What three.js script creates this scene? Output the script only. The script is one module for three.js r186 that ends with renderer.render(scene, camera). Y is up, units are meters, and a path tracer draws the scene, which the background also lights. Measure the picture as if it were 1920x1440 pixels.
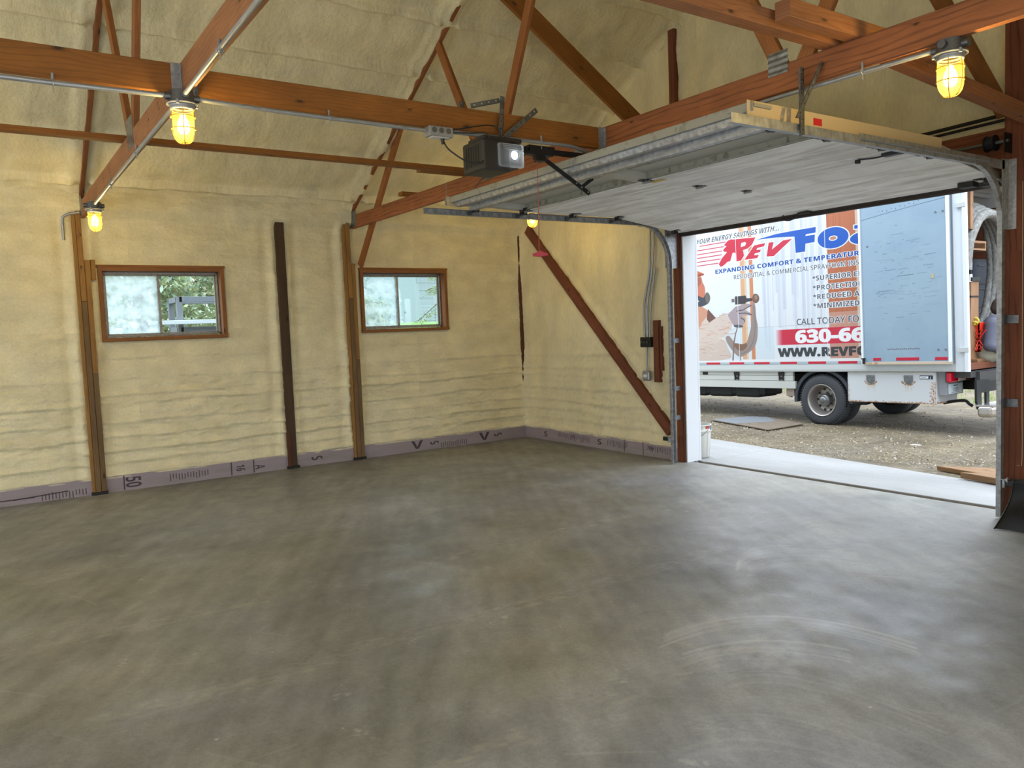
import * as THREE from 'three';
import { mergeGeometries } from 'three/addons/utils/BufferGeometryUtils.js';
import { ImprovedNoise } from 'three/addons/math/ImprovedNoise.js';
import { RoundedBoxGeometry } from 'three/addons/geometries/RoundedBoxGeometry.js';
import { MarchingCubes } from 'three/addons/objects/MarchingCubes.js';
import { RectAreaLightUniformsLib } from 'three/addons/lights/RectAreaLightUniformsLib.js';

// ---------------------------------------------------------------- camera, sky, exposure
const scene = new THREE.Scene();
const camera = new THREE.PerspectiveCamera(2 * Math.atan(720 / 1475.18) * 180 / Math.PI, 4 / 3, 0.05, 300);
camera.position.set(9.103, 1.55, 6.398);
camera.rotation.set(-4.093 * Math.PI / 180, 55.804 * Math.PI / 180, -2.232 * Math.PI / 180, 'YXZ');
const renderer = new THREE.WebGLRenderer({ antialias: true });
renderer.toneMapping = THREE.LinearToneMapping;
renderer.toneMappingExposure = 1.0;
renderer.shadowMap.enabled = true;
RectAreaLightUniformsLib.init();
const SKY = 5.6, LAMP = 1.6;
{ // even overcast sky, brighter towards the zenith
  const W = 64, H = 64, d = new Float32Array(W * H * 4);
  for (let j = 0; j < H; j++) {
    const el = ((j + 0.5) / H - 0.5) * Math.PI, s = Math.max(0, Math.sin(el));
    const L = SKY * (1 + 1.1 * s) / 2.1, g = el < 0 ? 0.25 : 1;
    for (let i = 0; i < W; i++) { const o = (j * W + i) * 4; d[o] = L * 0.90 * g; d[o + 1] = L * 0.985 * g; d[o + 2] = L * 1.10 * g; d[o + 3] = 1; }
  }
  const t = new THREE.DataTexture(d, W, H, THREE.RGBAFormat, THREE.FloatType);
  t.mapping = THREE.EquirectangularReflectionMapping; t.magFilter = t.minFilter = THREE.LinearFilter; t.needsUpdate = true;
  scene.background = t;
}

// ---------------------------------------------------------------- helpers
function mulberry(a) { return () => { a |= 0; a = a + 0x6D2B79F5 | 0; let t = Math.imul(a ^ a >>> 15, 1 | a); t = t + Math.imul(t ^ t >>> 7, 61 | t) ^ t; return ((t ^ t >>> 14) >>> 0) / 4294967296; }; }
const rnd = mulberry(7);
const RR = (a, b) => a + (b - a) * rnd();
const perlin = new ImprovedNoise();
const ns = (x, y, z = 0) => perlin.noise(x + 31.7, y + 17.3, z + 5.1);
const fbm = (x, y, z = 0, o = 4) => { let s = 0, a = 1; for (let i = 0; i < o; i++) { s += a * ns(x, y, z + i * 7.3); x *= 2.03; y *= 2.03; a *= 0.5; } return s; };
const smooth = (a, b, x) => { const t = Math.min(1, Math.max(0, (x - a) / (b - a))); return t * t * (3 - 2 * t); };
const clamp01 = (x) => Math.min(1, Math.max(0, x));
const V3 = (x, y, z) => new THREE.Vector3(x, y, z);
const used = {};
function numbered(n) { const k = used[n] = (used[n] ?? -1) + 1; return k ? n + '_' + String(k).padStart(3, '0') : n; }
function shadow(m) { m.castShadow = m.receiveShadow = true; return m; }
function merge(gs) {
  const l = gs.map((g) => { g = g.index ? g.toNonIndexed() : g; for (const k of Object.keys(g.attributes)) if (!['position', 'normal', 'uv'].includes(k)) g.deleteAttribute(k); g.morphAttributes = {}; return g; });
  return l.length === 1 ? l[0] : mergeGeometries(l);
}
function mesh(name, gs, mat, parent, label) {
  const m = shadow(new THREE.Mesh(merge([].concat(gs)), mat)); m.name = parent ? name : numbered(name);
  if (label) m.userData.label = label;
  (parent ?? scene).add(m); return m;
}
function thing(name, label, category, pos = [0, 0, 0], group) {
  const o = new THREE.Group(); o.name = numbered(name); o.position.set(...pos); o.userData = { label, category };
  if (group) o.userData.group = group;
  scene.add(o); return o;
}
function tag(m, label, category, group) { m.userData.label = label; m.userData.category = category; if (group) m.userData.group = group; return m; }
function struct(name) { const o = new THREE.Group(); o.name = name; o.userData.kind = 'structure'; scene.add(o); return o; }
function structMesh(name, gs, mat) { const m = mesh(name, gs, mat); m.userData.kind = 'structure'; return m; }

// closed 2-D profile (counter-clockwise, in x,y) pushed along z from 0 to L; u = metres along, v = metres round
function prism(pr, L, u0 = 0, v0 = 0) {
  const P = [], N = [], U = [], n = pr.length; let per = v0;
  const put = (x, y, z, nx, ny, nz, u, v) => { P.push(x, y, z); N.push(nx, ny, nz); U.push(u, v); };
  for (let i = 0; i < n; i++) {
    const [ax, ay] = pr[i], [bx, by] = pr[(i + 1) % n], dx = bx - ax, dy = by - ay, l = Math.hypot(dx, dy), nx = dy / l, ny = -dx / l;
    const q = [[ax, ay, 0, per], [bx, by, 0, per + l], [bx, by, L, per + l], [ax, ay, L, per]];
    for (const k of [0, 1, 2, 0, 2, 3]) put(q[k][0], q[k][1], q[k][2], nx, ny, 0, u0 + q[k][2], q[k][3]);
    per += l;
  }
  for (const f of THREE.ShapeUtils.triangulateShape(pr.map(([x, y]) => new THREE.Vector2(x, y)), [])) {
    for (const k of [f[0], f[2], f[1]]) put(pr[k][0], pr[k][1], 0, 0, 0, -1, u0 + pr[k][0] * .3, v0 + pr[k][1]);
    for (const k of f) put(pr[k][0], pr[k][1], L, 0, 0, 1, u0 + pr[k][0] * .3, v0 + pr[k][1]);
  }
  const g = new THREE.BufferGeometry();
  g.setAttribute('position', new THREE.Float32BufferAttribute(P, 3)); g.setAttribute('normal', new THREE.Float32BufferAttribute(N, 3)); g.setAttribute('uv', new THREE.Float32BufferAttribute(U, 2));
  return g;
}
function frame(a, b, up) { // local z along a->b, local y towards up
  const z = b.clone().sub(a).normalize(), x = up.clone().cross(z).normalize(), y = z.clone().cross(x);
  return new THREE.Matrix4().makeBasis(x, y, z).setPosition(a);
}
const vec = (p) => p.isVector3 ? p : V3(...p);
function along(pr, a, b, up = [0, 1, 0], u0, v0) { a = vec(a); b = vec(b); return prism(pr, a.distanceTo(b), u0 ?? RR(0, 9), v0 ?? RR(0, 9)).applyMatrix4(frame(a, b, vec(up))); }
function rectP(w, h, c = 0.003) { const x = w / 2, y = h / 2; return [[-x + c, -y], [x - c, -y], [x, -y + c], [x, y - c], [x - c, y], [-x + c, y], [-x, y - c], [-x, -y + c]]; }
// timber of section w (sideways) x h (along up) between two axis points
const timber = (a, b, w, h, up) => along(rectP(w, h), a, b, up);
const box = (x0, y0, z0, x1, y1, z1, c) => { // axis box with its grain along the longest side
  const dx = x1 - x0, dy = y1 - y0, dz = z1 - z0, cx = (x0 + x1) / 2, cy = (y0 + y1) / 2, cz = (z0 + z1) / 2; c = Math.min(c ?? 0.003, Math.min(dx, dy, dz) * .3);
  if (dx >= dy && dx >= dz) return along(rectP(dz, dy, c), [x0, cy, cz], [x1, cy, cz], [0, 1, 0]);
  if (dy >= dz) return along(rectP(dz, dx, c), [cx, y0, cz], [cx, y1, cz], [1, 0, 0]);
  return along(rectP(dx, dy, c), [cx, cy, z0], [cx, cy, z1], [0, 1, 0]);
};
function tube(pts, r, seg = 40, rad = 8, tension = .5) { return new THREE.TubeGeometry(new THREE.CatmullRomCurve3(pts.map(vec), false, 'catmullrom', tension), seg, r, rad); }
function pipe(a, b, r, rad = 10) { const g = new THREE.CylinderGeometry(r, r, vec(a).distanceTo(vec(b)), rad); g.rotateX(Math.PI / 2).translate(0, 0, vec(a).distanceTo(vec(b)) / 2); return g.applyMatrix4(frame(vec(a), vec(b), Math.abs(vec(b).y - vec(a).y) > .9 * vec(a).distanceTo(vec(b)) ? V3(1, 0, 0) : V3(0, 1, 0))); }
function cyl(r0, r1, h, x, y, z, axis = 'y', seg = 20) { const g = new THREE.CylinderGeometry(r0, r1, h, seg); if (axis === 'x') g.rotateZ(-Math.PI / 2); if (axis === 'z') g.rotateX(Math.PI / 2); return g.translate(x, y, z); }
function lathe(pts, seg = 28) { return new THREE.LatheGeometry(pts.map(([x, y]) => new THREE.Vector2(x, y)), seg); }
// a profile swept along points lying in a plane; side = the plane's normal
function sweep(pr, pts, side) {
  pts = pts.map(vec); side = vec(side); const gs = [];
  const tang = pts.map((p, i) => (pts[i + 1] ?? p).clone().sub(pts[i - 1] ?? p).normalize());
  const rings = pts.map((p, i) => { const nrm = tang[i].clone().cross(side).normalize(); return pr.map(([a, b]) => p.clone().addScaledVector(side, a).addScaledVector(nrm, b)); });
  const P = [], U = []; let u = 0;
  for (let i = 0; i + 1 < pts.length; i++) {
    const l = pts[i].distanceTo(pts[i + 1]);
    for (let k = 0; k < pr.length; k++) { const k2 = (k + 1) % pr.length, q = [rings[i][k], rings[i][k2], rings[i + 1][k2], rings[i + 1][k]], w = [[u, k * .03], [u, k * .03 + .03], [u + l, k * .03 + .03], [u + l, k * .03]]; for (const j of [0, 1, 2, 0, 2, 3]) { P.push(q[j].x, q[j].y, q[j].z); U.push(...w[j]); } }
    u += l;
  }
  const tri = THREE.ShapeUtils.triangulateShape(pr.map(([x, y]) => new THREE.Vector2(x, y)), []);
  for (const [ring, fl] of [[rings[0], 1], [rings.at(-1), 0]]) for (const f of tri) for (const k of fl ? [f[0], f[2], f[1]] : f) { const p = ring[k]; P.push(p.x, p.y, p.z); U.push(pr[k][0], pr[k][1]); }
  const g = new THREE.BufferGeometry(); g.setAttribute('position', new THREE.Float32BufferAttribute(P, 3)); g.setAttribute('uv', new THREE.Float32BufferAttribute(U, 2)); g.computeVertexNormals(); return g;
}
function extrude(outline, depth, bevel = 0, holes = []) {
  const s = new THREE.Shape(outline.map(([x, y]) => new THREE.Vector2(x, y)));
  for (const h of holes) s.holes.push(new THREE.Path(h.map(([x, y]) => new THREE.Vector2(x, y))));
  return new THREE.ExtrudeGeometry(s, { depth: depth - 2 * bevel, bevelEnabled: bevel > 0, bevelThickness: bevel, bevelSize: bevel, bevelOffset: -bevel, bevelSegments: 1, curveSegments: 16 }).translate(0, 0, bevel);
}
const rect = (x0, y0, x1, y1) => [[x0, y0], [x1, y0], [x1, y1], [x0, y1]];

// ---------------------------------------------------------------- textures
function finish(t, srgb, rx = 1, ry = rx) { t.wrapS = t.wrapT = THREE.RepeatWrapping; t.magFilter = THREE.LinearFilter; t.minFilter = THREE.LinearFilter; if (srgb) t.colorSpace = THREE.SRGBColorSpace; t.repeat.set(rx, ry); t.needsUpdate = true; return t; }
function dataTex(w, h, f, srgb, rx, ry) { // f(x, y) -> [r, g, b] 0..255
  const d = new Uint8Array(w * h * 4);
  for (let y = 0; y < h; y++) for (let x = 0; x < w; x++) { const c = f(x, y), o = (y * w + x) * 4; d[o] = Math.max(0, Math.min(255, c[0])); d[o + 1] = Math.max(0, Math.min(255, c[1])); d[o + 2] = Math.max(0, Math.min(255, c[2])); d[o + 3] = 255; }
  return finish(new THREE.DataTexture(d, w, h, THREE.RGBAFormat), srgb, rx, ry);
}
function canvas(w, h, draw) { const c = document.createElement('canvas'); c.width = w; c.height = h; draw(c.getContext('2d')); return c; }
function canvasTex(w, h, draw, srgb = true) { const t = new THREE.CanvasTexture(canvas(w, h, draw)); if (srgb) t.colorSpace = THREE.SRGBColorSpace; t.magFilter = t.minFilter = THREE.LinearFilter; return t; }
const std = (o) => new THREE.MeshStandardMaterial(o);

// wood: one metre of u over 512 texels (2 m tile), half a metre of v
function woodTex(heavy, knots, seed) {
  const r = mulberry(seed), ks = Array.from({ length: knots }, () => [r() * 1024, r() * 256, 3 + r() * 5]);
  return dataTex(1024, 256, (x, y) => {
    let yy = y, dark = 0;
    for (const [kx, ky, kr] of ks) { const dx = (x - kx) / 2.6, dy = y - ky, d = Math.hypot(dx, dy); yy += Math.sign(dy || 1) * 9 * Math.exp(-d * d / (kr * kr * 14)); dark += Math.exp(-(d * d) / (kr * kr * .55)); }
    const wave = fbm(x / 300, yy / 60, seed, 2) * 10, g = Math.sin((yy + wave) * (heavy ? .32 : .55) + 2.5 * ns(x / 210, yy / 40, seed)), fine = ns(x / 40, yy / 1.6, seed + 3), blot = fbm(x / 170, y / 60, seed + 9, 3);
    let k = 1 + (heavy ? -.24 * Math.max(0, g) ** 2 * clamp01(.6 + 1.2 * ns(x / 160, yy / 24, seed + 2)) : -.1 * Math.max(0, g) ** 3) + .09 * fine + .1 * blot; k *= 1 - .62 * Math.min(1, dark);
    const s = 205; return [s * k, s * k * (1 - .05 * (1 - k)), s * k * (.99 - .13 * (1 - k))];
  }, true, .5, 2);
}
const woodA = woodTex(false, 9, 1), woodB = woodTex(true, 3, 5), woodC = woodTex(false, 5, 12);
const wood = (hex, map = woodA, rough = .72) => std({ color: hex, map, bumpMap: map, bumpScale: .0012, roughness: rough });
const M = {
  chord: wood('#c48250', woodA), fir: wood('#bd7240', woodB), joist: wood('#a9681e', woodC), web: wood('#bb7438', woodA), rafter: wood('#a2602e', woodC),
  post: wood('#b4823f', woodA), treated: wood('#8b6d48', woodC, .85), stud: wood('#5d4630', woodC, .9), redwood: wood('#8c4f33', woodB, .85), frameWood: wood('#a66a34', woodC), dark: wood('#6a3a24', woodC, .85),
};
const galvTex = dataTex(256, 256, (x, y) => { const k = 200 + 34 * fbm(x / 26, y / 26, 2, 4) + 12 * ns(x / 3, y / 3); return [k, k, k * 1.01]; }, true, 3, 3);
M.galv = std({ color: '#c6c9cb', map: galvTex, metalness: .5, roughness: .4 });
M.steel = std({ color: '#8e9092', map: galvTex, metalness: .8, roughness: .45 });
M.darkSteel = std({ color: '#3b3936', map: galvTex, metalness: .6, roughness: .55 });
M.black = std({ color: '#17181a', roughness: .45 });
M.rubber = std({ color: '#1d1e20', roughness: .8 });
M.white = std({ color: '#d2d6da', roughness: .45 });
M.plate = std({ color: '#a7a9a8', map: galvTex, metalness: .8, roughness: .38 });
// foam: pale cream skin
const foamBump = dataTex(512, 512, (x, y) => { const t = (a, b) => fbm(a, b, 4, 5); const k = 128 + 70 * t(x / 34, y / 26) + 30 * ns(x / 5, y / 4, 9); return [k, k, k]; }, false, 1.3, 1.3);
const foamCol = dataTex(512, 512, (x, y) => { const k = .93 + .06 * fbm(x / 90, y / 60, 11, 4) + .03 * ns(x / 6, y / 6, 3), w = fbm(x / 60, y / 120, 21, 3); return [248 * k, 241 * k + 1.5 * w, (224 + 7 * w) * k]; }, true, .6, .6);
M.foam = std({ color: '#f2ecce', map: foamCol, bumpMap: foamBump, bumpScale: .009, roughness: .52 });
M.outer = std({ color: '#9aa0a0', roughness: .6 });

// ================================================================ THE BUILDING
const BL = 10.4, BW = 9.46, ROOF0 = 3.035, SL = .5617; // length, width, roof foam height at the wall, slope
const TZ = [2.5, 5.4, 8.3]; // truss planes
const roofY = (x) => ROOF0 + SL * Math.min(x, BW - x);
function lines(a, b, step, extra = []) { const s = new Set([a, b, ...extra.filter((e) => e > a && e < b)]); const n = Math.ceil((b - a) / step); for (let i = 1; i < n; i++) { const v = a + (b - a) * i / n; if (!extra.some((e) => Math.abs(e - v) < step * .4)) s.add(v); } return [...s].sort((p, q) => p - q); }
function patch(us, vs, fn, skip, flip) {
  const nu = us.length, P = [], U = [], I = [];
  for (const v of vs) for (const u of us) { P.push(...fn(u, v)); U.push(u, v); }
  for (let j = 0; j + 1 < vs.length; j++) for (let i = 0; i + 1 < nu; i++) {
    if (skip?.((us[i] + us[i + 1]) / 2, (vs[j] + vs[j + 1]) / 2)) continue;
    const a = j * nu + i, b = a + 1, c = a + nu + 1, d = a + nu; flip ? I.push(a, c, b, a, d, c) : I.push(a, b, c, a, c, d);
  }
  const g = new THREE.BufferGeometry(); g.setAttribute('position', new THREE.Float32BufferAttribute(P, 3)); g.setAttribute('uv', new THREE.Float32BufferAttribute(U, 2)); g.setIndex(I); g.computeVertexNormals(); return g;
}
// sprayed passes: uneven horizontal lifts with overhanging lips, deepest low on the wall
const LIFTS = [.3, .43, .56, .72, .9, 1.0, 1.17, 1.38, 1.62, 1.83, 2.02, 2.2, 2.42, 2.63];
function sprayed(a, y, seed) {
  let h = .012 * fbm(a * 1.1, y * 1.6, seed, 3);
  const low = 1 - .62 * smooth(.9, 1.5, y);
  for (let k = 0; k < LIFTS.length; k++) {
    const bay = Math.floor(a / 1.45 + .17), yk = LIFTS[k] + .035 * ns(k * 3.1 + seed, bay * 2.7) + .018 * ns(a * 1.7, k * 5.1, seed) + .006 * ns(a * 9, k * 2.1, seed), t = y - yk;
    const amp = .022 * low * (.35 + 1.0 * clamp01(.5 + 1.1 * ns(k * 7.7 + seed, bay * 1.9)));
    if (t > -.008 && t < .2) h += amp * Math.exp(-t / .045) * smooth(-.008, .003, t);
  }
  const rough = low * (.45 + .75 * clamp01(.4 + ns(a * .9, y * 1.7, seed + 40)));
  h += rough * (.015 * ns(a * 4.5 + 2.2 * ns(a * 2, y * 9), y * 17, seed) + .008 * ns(a * 12, y * 30, seed));
  return h + .0022 * ns(a * 26, y * 26, seed);
}
// edge of foam against a timber: a rounded bead, then a shallow trough
function bead(d, a, seed) { d = Math.abs(d); const w = .05 + .018 * ns(a * 3, seed); return .017 * Math.exp(-(((d - w - .04) / .032) ** 2)) * (1 + 1.3 * ns(a * 4, seed + 3)) - .016 * Math.exp(-(((d - w - .13) / .05) ** 2)); }

// ---- floor slab
const FLX = 10, FLZ = 11;
const concrete = canvas(2048, 2048, (c) => {
  const img = c.createImageData(2048, 2048), d = img.data;
  for (let y = 0; y < 2048; y++) for (let x = 0; x < 2048; x++) {
    const X = x / 2048 * FLX, Z = y / 2048 * FLZ, o = (y * 2048 + x) * 4;
    const big = fbm(X * .55, Z * .55, 1, 4), mid = fbm(X * 2.6, Z * 2.1, 2, 4), fine = ns(X * 40, Z * 40, 3), streak = ns(X * 1.3 + Z * .5, Z * 9 - X * 5, 6);
    const k = 112 + 19 * big + 15 * mid + 7 * fine + 13 * streak + 9 * fbm(X * 8, Z * 13 - X * 6, 4, 3) + (rnd() - .5) * 17, warm = 5 + 7 * fbm(X * .8, Z * .8, 8, 3);
    d[o] = k + warm * .7; d[o + 1] = k + warm * .5; d[o + 2] = k - warm * .75; d[o + 3] = 255;
  }
  c.putImageData(img, 0, 0);
  const px = (x) => x / FLX * 2048, pz = (z) => z / FLZ * 2048, r = mulberry(77); c.lineCap = 'round';
  // broom and trowel sweeps in the dust
  const sweepArc = (pts, n, spread, al) => { for (let i = 0; i < n; i++) { const o = (r() - .5) * spread, q = pts.map(([x, z]) => [px(x + o * .8 + (r() - .5) * .02), pz(z + o + (r() - .5) * .02)]); c.strokeStyle = `rgba(190,187,182,${al * (.3 + r())})`; c.lineWidth = .8 + r() * 4; c.beginPath(); c.moveTo(...q[0]); c.quadraticCurveTo(q[1][0] * 2 - (q[0][0] + q[2][0]) / 2, q[1][1] * 2 - (q[0][1] + q[2][1]) / 2, ...q[2]); c.stroke(); } };
  sweepArc([[6.40, 3.72], [6.57, 3.11], [7.2, 2.9]], 26, .16, .16); sweepArc([[6.6, 3.81], [6.72, 3.42], [7.05, 3.2]], 18, .14, .13); sweepArc([[5.85, 2.53], [5.8, 2.1], [6.2, 1.78]], 20, .2, .13); sweepArc([[6.0, 2.6], [6.0, 2.2], [6.4, 1.95]], 14, .2, .10); sweepArc([[6.95, 3.9], [7.15, 3.66], [7.7, 3.6]], 14, .3, .10); sweepArc([[7.1, 4.3], [7.3, 4.0], [7.8, 3.9]], 12, .3, .08); sweepArc([[5.2, 1.6], [5.2, 1.2], [5.7, .9]], 10, .4, .07); sweepArc([[7.2, 2.4], [7.4, 1.9], [8, 1.7]], 12, .5, .07);
  for (let i = 0; i < 90; i++) { c.fillStyle = `rgba(206,204,202,${.03 + r() * .05})`; const a = r() * 6.3, q = Math.sqrt(r()); c.beginPath(); c.ellipse(px(6.83 + .2 * q * Math.cos(a)), pz(3.5 + .13 * q * Math.sin(a)), 3 + r() * 12, 2 + r() * 7, r() * 3, 0, 7); c.fill(); }
  // tyre-dust tracks parallel to the long wall
  for (const x0 of [4.45, 5.55, 6.7, 3.1]) for (let i = 0; i < 900; i++) { const z = 1.2 + r() * 8; if (ns(x0 * 3, z * .9) < -.08) continue; c.fillStyle = `rgba(${r() < .5 ? '178,166,138' : '150,146,138'},${.05 + r() * .14})`; const x = px(x0 + (r() - .5) * .14 + .06 * ns(z, x0)); c.beginPath(); c.ellipse(x, pz(z), 1 + r() * 3, 2 + r() * 8, .2, 0, 7); c.fill(); }
  // scuffs and scratches
  for (let i = 0; i < 1800; i++) { const x = r() * 2048, z = r() * 2048, a = -.9 + (r() - .5) * 1.4, l = 6 + r() * r() * 90; c.strokeStyle = r() < .62 ? `rgba(190,187,180,${.05 + r() * .14})` : `rgba(62,58,52,${.05 + r() * .12})`; c.lineWidth = .7 + r() * 2; c.beginPath(); c.moveTo(x, z); c.quadraticCurveTo(x + l * .5 * Math.cos(a) + r() * 8, z + l * .5 * Math.sin(a) - r() * 8, x + l * Math.cos(a), z + l * Math.sin(a)); c.stroke(); }
  // spatters of foam, paint and plaster
  for (let i = 0; i < 420; i++) { const x = r() * 2048, z = r() * 2048, s = .6 + r() * r() * 3.6, al = .15 + r() * .45; c.fillStyle = r() < .7 ? `rgba(214,210,202,${al})` : r() < .6 ? `rgba(170,150,104,${al})` : `rgba(60,56,50,${al})`; c.beginPath(); c.ellipse(x, z, s, s * (.4 + r() * .6), r() * 3, 0, 7); c.fill(); }
  for (const [X, Z] of [[2.55, 4.15], [2.6, 3.9], [2.8, 5.6], [5.6, 4.7], [5.9, 5.2], [6.3, 5.25], [7.2, 4.4], [6.55, 4.15], [4.9, 5.9]]) for (let i = 0; i < 7; i++) { c.fillStyle = `rgba(206,202,190,${.10 + r() * .2})`; c.beginPath(); c.ellipse(px(X) + (r() - .5) * 26, pz(Z) + (r() - .5) * 14, .8 + r() * 4, .6 + r() * 2, r() * 3, 0, 7); c.fill(); }
  for (let i = 0; i < 260; i++) { c.fillStyle = `rgba(${r() < .5 ? '168,158,132' : r() < .4 ? '150,142,138' : '92,86,76'},${.02 + r() * .04})`; c.beginPath(); c.ellipse(r() * 2048, r() * 2048, 10 + r() * r() * 130, 6 + r() * r() * 60, r() * 3, 0, 7); c.fill(); }
});
const floorMap = new THREE.CanvasTexture(concrete); floorMap.colorSpace = THREE.SRGBColorSpace; floorMap.magFilter = floorMap.minFilter = THREE.LinearFilter;
const floorRough = dataTex(1024, 1024, (x, y) => { const X = x / 1024 * FLX, Z = y / 1024 * FLZ, k = 130 + 34 * fbm(X * .9, Z * .9, 14, 4) + 24 * fbm(X * 5, Z * 5, 15, 3); return [k, k, k]; }, false);
const floorBump = dataTex(1024, 1024, (x, y) => { const X = x / 1024, Z = y / 1024, k = 128 + 60 * fbm(X * 34, Z * 30, 18, 4) + 20 * ns(X * 300, Z * 300); return [k, k, k]; }, false);
function slab(x0, z0, x1, z1, y0, y1) { const g = new THREE.BoxGeometry(x1 - x0, y1 - y0, z1 - z0).translate((x0 + x1) / 2, (y0 + y1) / 2, (z0 + z1) / 2), p = g.attributes.position, u = g.attributes.uv; for (let i = 0; i < p.count; i++) u.setXY(i, p.getX(i) / FLX, 1 - p.getZ(i) / FLZ); return g; }
M.floor = new THREE.MeshPhysicalMaterial({ map: floorMap, color: '#ffffff', roughnessMap: floorRough, roughness: 1, ior: 2.0, bumpMap: floorBump, bumpScale: .003 });
structMesh('floor', slab(-.16, -.045, BW + .16, BL + .16, -.13, 0), M.floor);

// ---- left wall
const WIN = [{ z0: 4.047, z1: 5.30, y0: 1.565, y1: 2.335, mull: 4.72 }, { z0: 1.203, z1: 2.425, y0: 1.557, y1: 2.337, mull: 1.878 }];
const wl = struct('wall_left');
const POSTS_Z = [2.565, 3.397, 5.44, 8.34];
{
  const us = lines(0, 6.75, .02, WIN.flatMap((w) => [w.z0, w.z1])), us2 = lines(6.75, BL, .12), vs = lines(0, 3.14, .0155, WIN.flatMap((w) => [w.y0, w.y1]));
  const fn = (z, y) => {
    let h = sprayed(z, y, 3);
    for (const [i, p] of POSTS_Z.entries()) h += bead(z - p, y, i * 4) * smooth(2.98, 2.8, y);
    h += .05 * Math.exp(-z / .09) * (1 + 1.1 * ns(y * 2.1, 2)); // builds up in the corner
    const lip = smooth(2.8, 2.93, y + .02 * ns(z * 3, 4)); h = h * (1 - .4 * lip) + .085 * lip + .02 * lip * fbm(z * 2.5, y * 5, 8, 3); // swelling over the head girt
    { const q = y + .012 * ns(z * 4, 9) + .005 * ns(z * 15, 3); h += .022 * smooth(.26, .17, q); h = h * smooth(.135, .165, q) - .004 * smooth(.165, .135, q); }
    for (const w of WIN) { const dz = Math.max(w.z0 - z, z - w.z1, 0), dy = Math.max(w.y0 - y, y - w.y1, 0), d = Math.hypot(dz, dy); h = h * smooth(0, .1, d) + .012 * Math.exp(-(((d - .03) / .025) ** 2)) - .006 * (d < .001); }
    return [h, y, z];
  };
  const skip = (z, y) => WIN.some((w) => z > w.z0 && z < w.z1 && y > w.y0 && y < w.y1);
  mesh('foam_lining', [patch(us, vs, fn, skip, true), patch(us2, lines(0, 3.02, .06), fn, null, true)], M.foam, wl);
  const g = extrude(rect(-BL - .16, -.13, .16, 3.1), .04, 0, WIN.map((w) => rect(-w.z1, w.y0, -w.z0, w.y1))); // outline in (-z, y), pushed along -x
  mesh('sheathing', g.rotateY(Math.PI / 2).translate(-.17, 0, 0), M.outer, wl);
}
// ---- front wall with the door opening
const DX0 = 3.1, DX1 = 6.33, DH = 2.5;
const wf = struct('wall_front');
{
  const fn = (x, y, hide) => {
    let h = sprayed(x + 20, y, 13);
    h += .05 * Math.exp(-x / .09) * (1 + 1.1 * ns(y * 2.1, 2));
    if (x < 3.1) { const t = (2.858 - y) / .967, d = Math.abs(x - (.284 + t * 1.0)); h += y < 2.9 && y > .2 ? bead(d * .72, y, 33) * .6 : 0; }
    h += bead(x - 3.0, y, 22) * (x < 3.1) + bead(x - 6.43, y, 23) * (x > 6.3);
    if (x < 3.1) { const q = y + .012 * ns(x * 4, 9) + .005 * ns(x * 15, 3); h += .022 * smooth(.26, .17, q); h = h * smooth(.135, .165, q) - .004 * smooth(.165, .135, q); }
    return [x, y, h];
  };
  const top = (x) => roofY(x) + .06, tv = (x, v) => v * top(x);
  const A = patch(lines(0, 2.98, .02), lines(0, 1, .0055), (x, v) => fn(x, tv(x, v)));
  const B = patch(lines(2.98, 6.46, .03), lines(0, 1, .012), (x, v) => fn(x, 2.5 + v * (top(x) - 2.5)));
  const C = patch(lines(6.46, BW, .05), lines(0, 1, .02), (x, v) => fn(x, tv(x, v)));
  mesh('foam_lining', [A, B, C], M.foam, wf);
  const g = extrude([[-.16, -.13], [DX0 - .02, -.13], [DX0 - .02, DH + .04], [DX1 + .04, DH + .04], [DX1 + .04, -.13], [BW + .16, -.13], [BW + .16, 3.1], [BW / 2, roofY(BW / 2) + .18], [-.16, 3.1]], .04);
  mesh('sheathing', g.translate(0, 0, -.16), M.outer, wf);
}
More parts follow.
